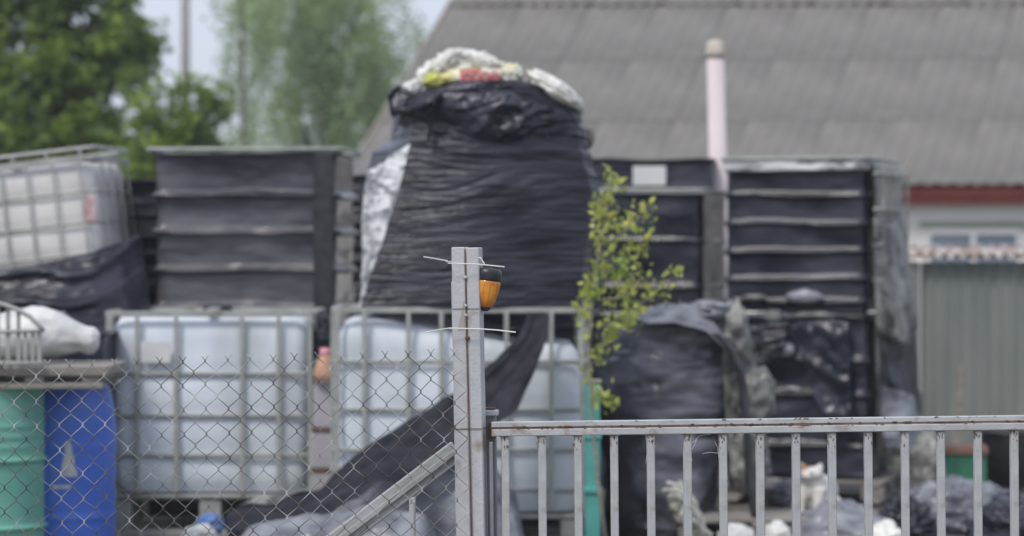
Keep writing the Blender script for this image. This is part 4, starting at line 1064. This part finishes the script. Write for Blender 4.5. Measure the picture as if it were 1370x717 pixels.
obj('stem', stm_, M['wood'], sap, smooth=True); obj('foliage', lf, M['leaf_young'], sap, kind='stuff')

# ------------------------------------------------------------ foreground fence post
tilt = R(-1.15)
post = thing('fence_post', 'light grey steel fence post rising alone where the mesh ends', 'post', (gx(636, 10), 10, 0), rot=(0, tilt, R(-9)))
HP = 1.592
obj('post_body', MB().box((-.018, 0, HP / 2), (.044, .075, HP), None, .003).box((.0275, 0, HP / 2 - .001), (.043, .073, HP - .002), None, .003), M['post'], post)
obj('flange', MB().box((-.0455, .02, (HP - .11) / 2), (.01, .03, HP - .11), None, .002), M['post'], post)
obj('seam_rod', MB().tube([(.0045, -.0385, HP - .01), (.0045, -.040, HP - .2), (.008, -.042, .9), (.012, -.042, .03)], .0022, 6), M['rust'], post, smooth=True)
for (py, r_) in ((371, .0065), (409, .005), (422, .006), (452, .008)):
    z = EYE + (327 - py) / F * 9.96; x = .004 + (.003 if py > 440 else 0)
    obj('bolt', MB().lathe([(r_, 0), (r_, .004), (r_ * .6, .008), (.001, .009)], 8, (x, -.038, z), Matrix.Rotation(R(90), 3, 'X')), M['post'] if py < 440 else M['rust'], post, smooth=True)
obj('tie_wire', MB().tube([(x * 1.0, y, EYE + (327 - 413) / F * 9.95) for x, y in ((-.042, -.039), (.05, -.0385), (.0505, .039), (-.0415, .039))], .0012, 5, closed=True), M['wire'], post)
obj('tie_wire', MB().tube([(x, y, EYE + (327 - 574) / F * 9.95) for x, y in ((-.052, -.0395), (.05, -.0395), (.0515, .041), (-.0515, .041))], .0014, 5, closed=True), M['rust'], post)
obj('stain', MB().grid(lambda u, v: Vector((-.002 - .022 * v * u, -.0381, 1.5 - .155 + .1 * (1 - v) - .02)), 3, 8), M['verge'], post)

# cable ties
def strip(pts, wz, th_=.0018):
    m = MB()
    for i in range(len(pts) - 1):
        a, b = Vector(pts[i]), Vector(pts[i + 1]); m.bar(a, b, wz, th_, 0, up=(0, 1, .001)) if abs((b - a).normalized().y) < .7 else m.bar(a, b, wz, th_, 0, up=(1, 0, 0))
    return m
def W(px, py, Y=9.945): return P(px, py, Y)
t1 = P(618, 352, 9.94)
ct1 = thing('cable_tie', 'upper white cable tie round the fence post holding the amber lamp', 'cable tie', t1, group='white cable ties')
def rel(l, o): return [Vector(p) - Vector(o) for p in l]
obj('band', MB().tube(rel([W(599, 352, 9.94), W(640, 353.5, 9.935), W(675, 357, 9.93)], t1), .0019, 6), M['tie'], ct1)
obj('tail', MB().tube(rel([W(567, 343.5, 9.9), W(582, 346, 9.93), W(599, 349, 9.95)], t1), .0021, 6), M['tie'], ct1)
obj('loop', MB().tube(rel([W(637, 344, 9.97), W(643, 345, 9.96), W(648, 353, 9.96)], t1), .0023, 6), M['tie'], ct1)
obj('back_band', MB().tube(rel([W(597, 350, 9.94), W(600, 350, 10.05), W(640, 347, 10.06), W(640, 346, 9.97)], t1), .0016, 6), M['tie'], ct1)
t2 = P(618, 440, 9.94)
ct2 = thing('cable_tie', 'lower white cable tie round the fence post with long tails', 'cable tie', t2, group='white cable ties')
obj('band', MB().tube(rel([W(601, 439, 9.945), W(641, 440, 9.93)], t2), .0019, 6), M['tie'], ct2)
obj('tail', MB().tube(rel([W(641, 440, 9.93), W(665, 441.5, 9.92), W(690, 444.5, 9.9)], t2), .0021, 6), M['tie'], ct2)
obj('tail', MB().tube(rel([W(601, 439, 9.945), W(585, 441.5, 9.92), W(569, 444.5, 9.9)], t2), .0018, 6), M['tie'], ct2)
obj('back_band', MB().tube(rel([W(599, 440, 9.945), W(601, 440, 10.05), W(644, 440, 10.06), W(642, 440, 9.94)], t2), .0016, 6), M['tie'], ct2)

# amber warning lamp
lp0 = P(655, 357, 10)
lamp = thing('warning_lamp', 'amber warning lamp with a black cap strapped to the fence post', 'lamp', lp0, rot=(R(-3), R(6.5), 0))
s1 = 10 / F
def pr_(l): return [(r_ * s1, -(y - 357) * s1) for r_, y in l]
obj('housing', MB().lathe(pr_([(3, 358.5), (14.5, 359.5), (17.2, 362), (17.9, 366), (18, 374), (17.4, 376), (10, 376.5)]), 32), M['black_plastic'], lamp, smooth=True)
obj('lens', MB().lathe(pr_([(12, 374), (17, 376), (16.8, 379), (16.2, 386), (15, 394), (12.8, 402), (10, 408), (8, 411.5), (3, 412)]), 32), M['orange'], lamp, smooth=True)
obj('tip', MB().lathe(pr_([(3, 409), (8.6, 410), (7.6, 413), (4.5, 416), (.5, 417)]), 24), M['black_plastic'], lamp, smooth=True)
obj('bracket', MB().box((-.042, .0, -.02), (.012, .03, .045), None, .002), M['black_plastic'], lamp)
rib = MB().tube([(17.1 * s1 * 1.0, 0, -20 * s1), (16.3 * s1, 0, -30 * s1), (13.2 * s1, 0, -44.5 * s1), (8.5 * s1, 0, -54 * s1)], .0011, 5).mesh('lens_rib', True); rib.materials.append(M['orange'])
for k in range(12): obj('lens_rib', rib, parent=lamp, rot=(0, 0, 2 * PI * k / 12 + .2))

# ------------------------------------------------------------ chain link fence
YF = 9.93; sF = YF / F
fence = thing('chain_link_fence', 'sagging galvanised chain link mesh across the left foreground', 'fence', (gx(300, YF), YF, 0))
S = 15.1; VS = 16.3
NC = 46; NRW = 31
def node(c, r):
    """mesh knot in column c counted from the right, row r from the top, in photo pixels"""
    x = 622 - c * S; ytip = 483.5 - .027 * x
    y = ytip + 6 + r * VS
    x += .022 * (y - 480)
    jx = 1.7 * noise.noise(Vector((c * .37, r * .31, 5))) + 1.1 * noise.noise(Vector((c * 1.7, r * 1.3, 9)))
    jy = 1.9 * noise.noise(Vector((c * .33, r * .35, 15))) + 1.2 * noise.noise(Vector((c * 1.9, r * 1.7, 19)))
    return x + jx, y + jy
for c in range(NC):          # wire c swings between column c (right) and c + 1 (left)
    pts = []
    start = c if c % 2 == 1 else c + 1           # odd columns carry the top knots
    other = c + 1 if start == c else c
    if True:
        x0, y0 = node(start, 0); sgn = 1 if start == c + 1 else -1
        # barb past the knot, on the far side of it
        dx = -4.5 if start == c + 1 else 4.5
        ln_ = random.uniform(.8, 1.25)
        pts.append((x0 + dx * ln_, y0 - 6.5 * ln_, -.003)); pts.append((x0 + dx * .2, y0 - 1.5, -.001))
    for r_ in range(NRW):
        cc = start if r_ % 2 == 0 else other
        x, y = node(cc, r_)
        side = -1 if cc == c else 1     # right or left end of the swing
        fr = .0022 if r_ % 2 == 0 else -.0022
        hx = .8 if cc == c else -.8     # the bends hook past one another
        pts.append((x + hx * .6 , y - 1.3, -fr)); pts.append((x + hx, y, 0)); pts.append((x + hx * .6, y + 1.3, fr))
    Q = []
    for (x, y, d) in pts:
        p = P(x, y, YF); Q.append((p.x - fence.location.x, d - .012 + .0, p.z))
    obj('wire', MB().tube(Q, .00138, 5), M['wire'], fence, smooth=True)

# ------------------------------------------------------------ brace behind the mesh
YBr = 10.16
br = thing('fence_brace', 'pale sloping brace propping the fence post from the lower left', 'brace', (gx(540, YBr), YBr, 0))
def BR(px, py): q = P(px, py, YBr); return Vector((q.x - br.location.x, 0, q.z))
a, b = BR(612, 602), BR(612 - 1.33 * 390, 602 + 392)
obj('beam', MB().bar(a, b, .068, .06, .004), M['brace'], br)
obj('beam_ridge', MB().bar(a + Vector((-.004, -.036, -.002)), b + Vector((-.004, -.036, -.002)), .018, .012, .002), M['brace'], br)
u0 = BR(552, 664)
obj('upright', MB().box((u0.x, -.02, u0.z / 2), (.021, .02, u0.z), None, .002), M['post'], br)
obj('upright', MB().box((u0.x + .006, -.028, u0.z / 2 - .005), (.006, .012, u0.z - .02), None, .001), M['cage'], br)

# ------------------------------------------------------------ gate and its post
gp = thing('gate_post', 'dark grey gate post standing close against the fence post', 'post', (gx(659, 10.06), 10.08, 0), rot=(0, R(-.6), R(-6)))
gz = EYE + (327 - 556) / F * 10.05
obj('post_body', MB().box((0, 0, gz / 2), (.043, .045, gz), None, .004), M['dark_post'], gp)
obj('top_cap', MB().box((-.0, -.012, gz + .008), (.062, .055, .02), None, .004), M['gate'], gp)
obj('rust_patch', MB().box((.002, -.004, gz + .022), (.035, .04, .006), None, .002), M['rust'], gp)
obj('hinge', MB().lathe([(.012, 0), (.013, .002), (.013, .05), (.012, .052)], 12, (.012, -.034, gz - .075)), M['rust'], gp, smooth=True)
fk = MB()
for _ in range(26):
    x = -.018 + random.uniform(-.003, .004); z = random.uniform(.765, .93)
    s_ = random.uniform(.0012, .0042)
    fk.box((x, -.0228, z), (s_, .002, s_ * random.uniform(.8, 2.2)), Matrix.Rotation(random.uniform(-1, 1), 3, 'Y'))
obj('paint_flakes', fk, M['flake'], gp, kind='stuff')

YG = 10.0; sG = YG / F
gate = thing('gate', 'light grey steel gate with square upright bars across the right foreground', 'gate', (gx(662, YG), YG, 0), rot=(0, R(-.72), 0))
g0z = EYE + (327 - 564) * sG    # top of the upper rail at the hinge side
GL = 790 * sG
obj('top_rail', MB().box((GL / 2 + .002, 0, g0z - .0095), (GL, .04, .017), None, .002), M['gate'], gate)
obj('rail_seam', MB().box((GL / 2, 0, g0z - .0205), (GL, .034, .007)), M['gate_seam'], gate)
obj('second_rail', MB().box((GL / 2 + .002, -.001, g0z - .0355), (GL, .042, .0225), None, .0025), M['gate'], gate)
obj('bottom_rail', MB().box((GL / 2, 0, .12), (GL, .04, .04), None, .002), M['gate'], gate)
bz0, bz1 = .14, g0z - .0475
bmesh_ = MB().box((0, 0, (bz0 + bz1) / 2), (.0245, .028, bz1 - bz0), None, .0028).mesh('bar'); bmesh_.materials.append(M['gate'])
cl_ = MB().box((0, 0, 0), (.031, .03, .004), None, .001).mesh('weld'); cl_.materials.append(M['gate_seam'])
gbars = []
for k in range(16):
    px = 679.5 + k * 48.55; x = (px - 662) * sG
    gbars.append(obj('bar', bmesh_, parent=gate, loc=(x, 0, 0), rot=(0, R(.25 + random.uniform(-.12, .12)), R(random.uniform(-3, 3) + 6))))
    rs2 = MB()
    for _ in range(9):
        rs2.box((x + random.uniform(-.013, .013), -.0146, bz1 - abs(random.gauss(0, .02)) - .003), (random.uniform(.001, .004), .0012, random.uniform(.002, .011)))
    obj('rust_spots', rs2, M['rust'], gate, kind='stuff')
    obj('weld', cl_, parent=gate, loc=(x, -.001, bz1 + .0005))
obj('end_stile', MB().box((.0, 0, (bz0 + g0z) / 2 - .03), (.012, .036, g0z - bz0 - .07), None, .002), M['dark_post'], gate)
# rust blisters along the rail edge
rs_ = MB()
for _ in range(150):
    x = random.uniform(.03, GL - .05); z = g0z - random.choice((.002, .0165, .0165, .017, .0255, .0255, .04)); s_ = random.uniform(.0012, .006) * (1 if random.random() < .85 else 1.7)
    rs_.box((x, -.0208, z), (s_ * random.uniform(.6, 3), .0014, s_ * .6), Matrix.Rotation(random.uniform(-.3, .3), 3, 'Y'))
obj('rust_spots', rs_, M['rust'], gate, kind='stuff')
# cobweb between two bars
wb0 = P(930, 590, 9.99)
cobw = thing('cobweb', 'torn cobweb strands hanging under the gate rail between bars', 'cobweb', wb0)
def arc(a, b, sag, n=8):
    web = MB()
    a = P(*a, 9.985) - wb0; b = P(*b, 9.985) - wb0
    web.tube([a.lerp(b, i / n) - Vector((0, 0, sag * math.sin(PI * i / n))) for i in range(n + 1)], .0005, 4)
    obj('strand', web, M['web'], cobw)
arc((926, 592), (934, 584), .004); arc((934, 584), (951, 581), -.002); arc((926, 601), (932, 588), .002); arc((940, 607), (952, 605), -.001); arc((952, 605), (961, 606), .001)
arc((956, 590), (961, 600), .001); arc((960, 600), (962, 614), .001); arc((926, 617), (925, 612), 0); arc((864, 582), (866, 600), .0); arc((826, 583), (834, 581), .0); arc((865, 610), (864, 620), .001)
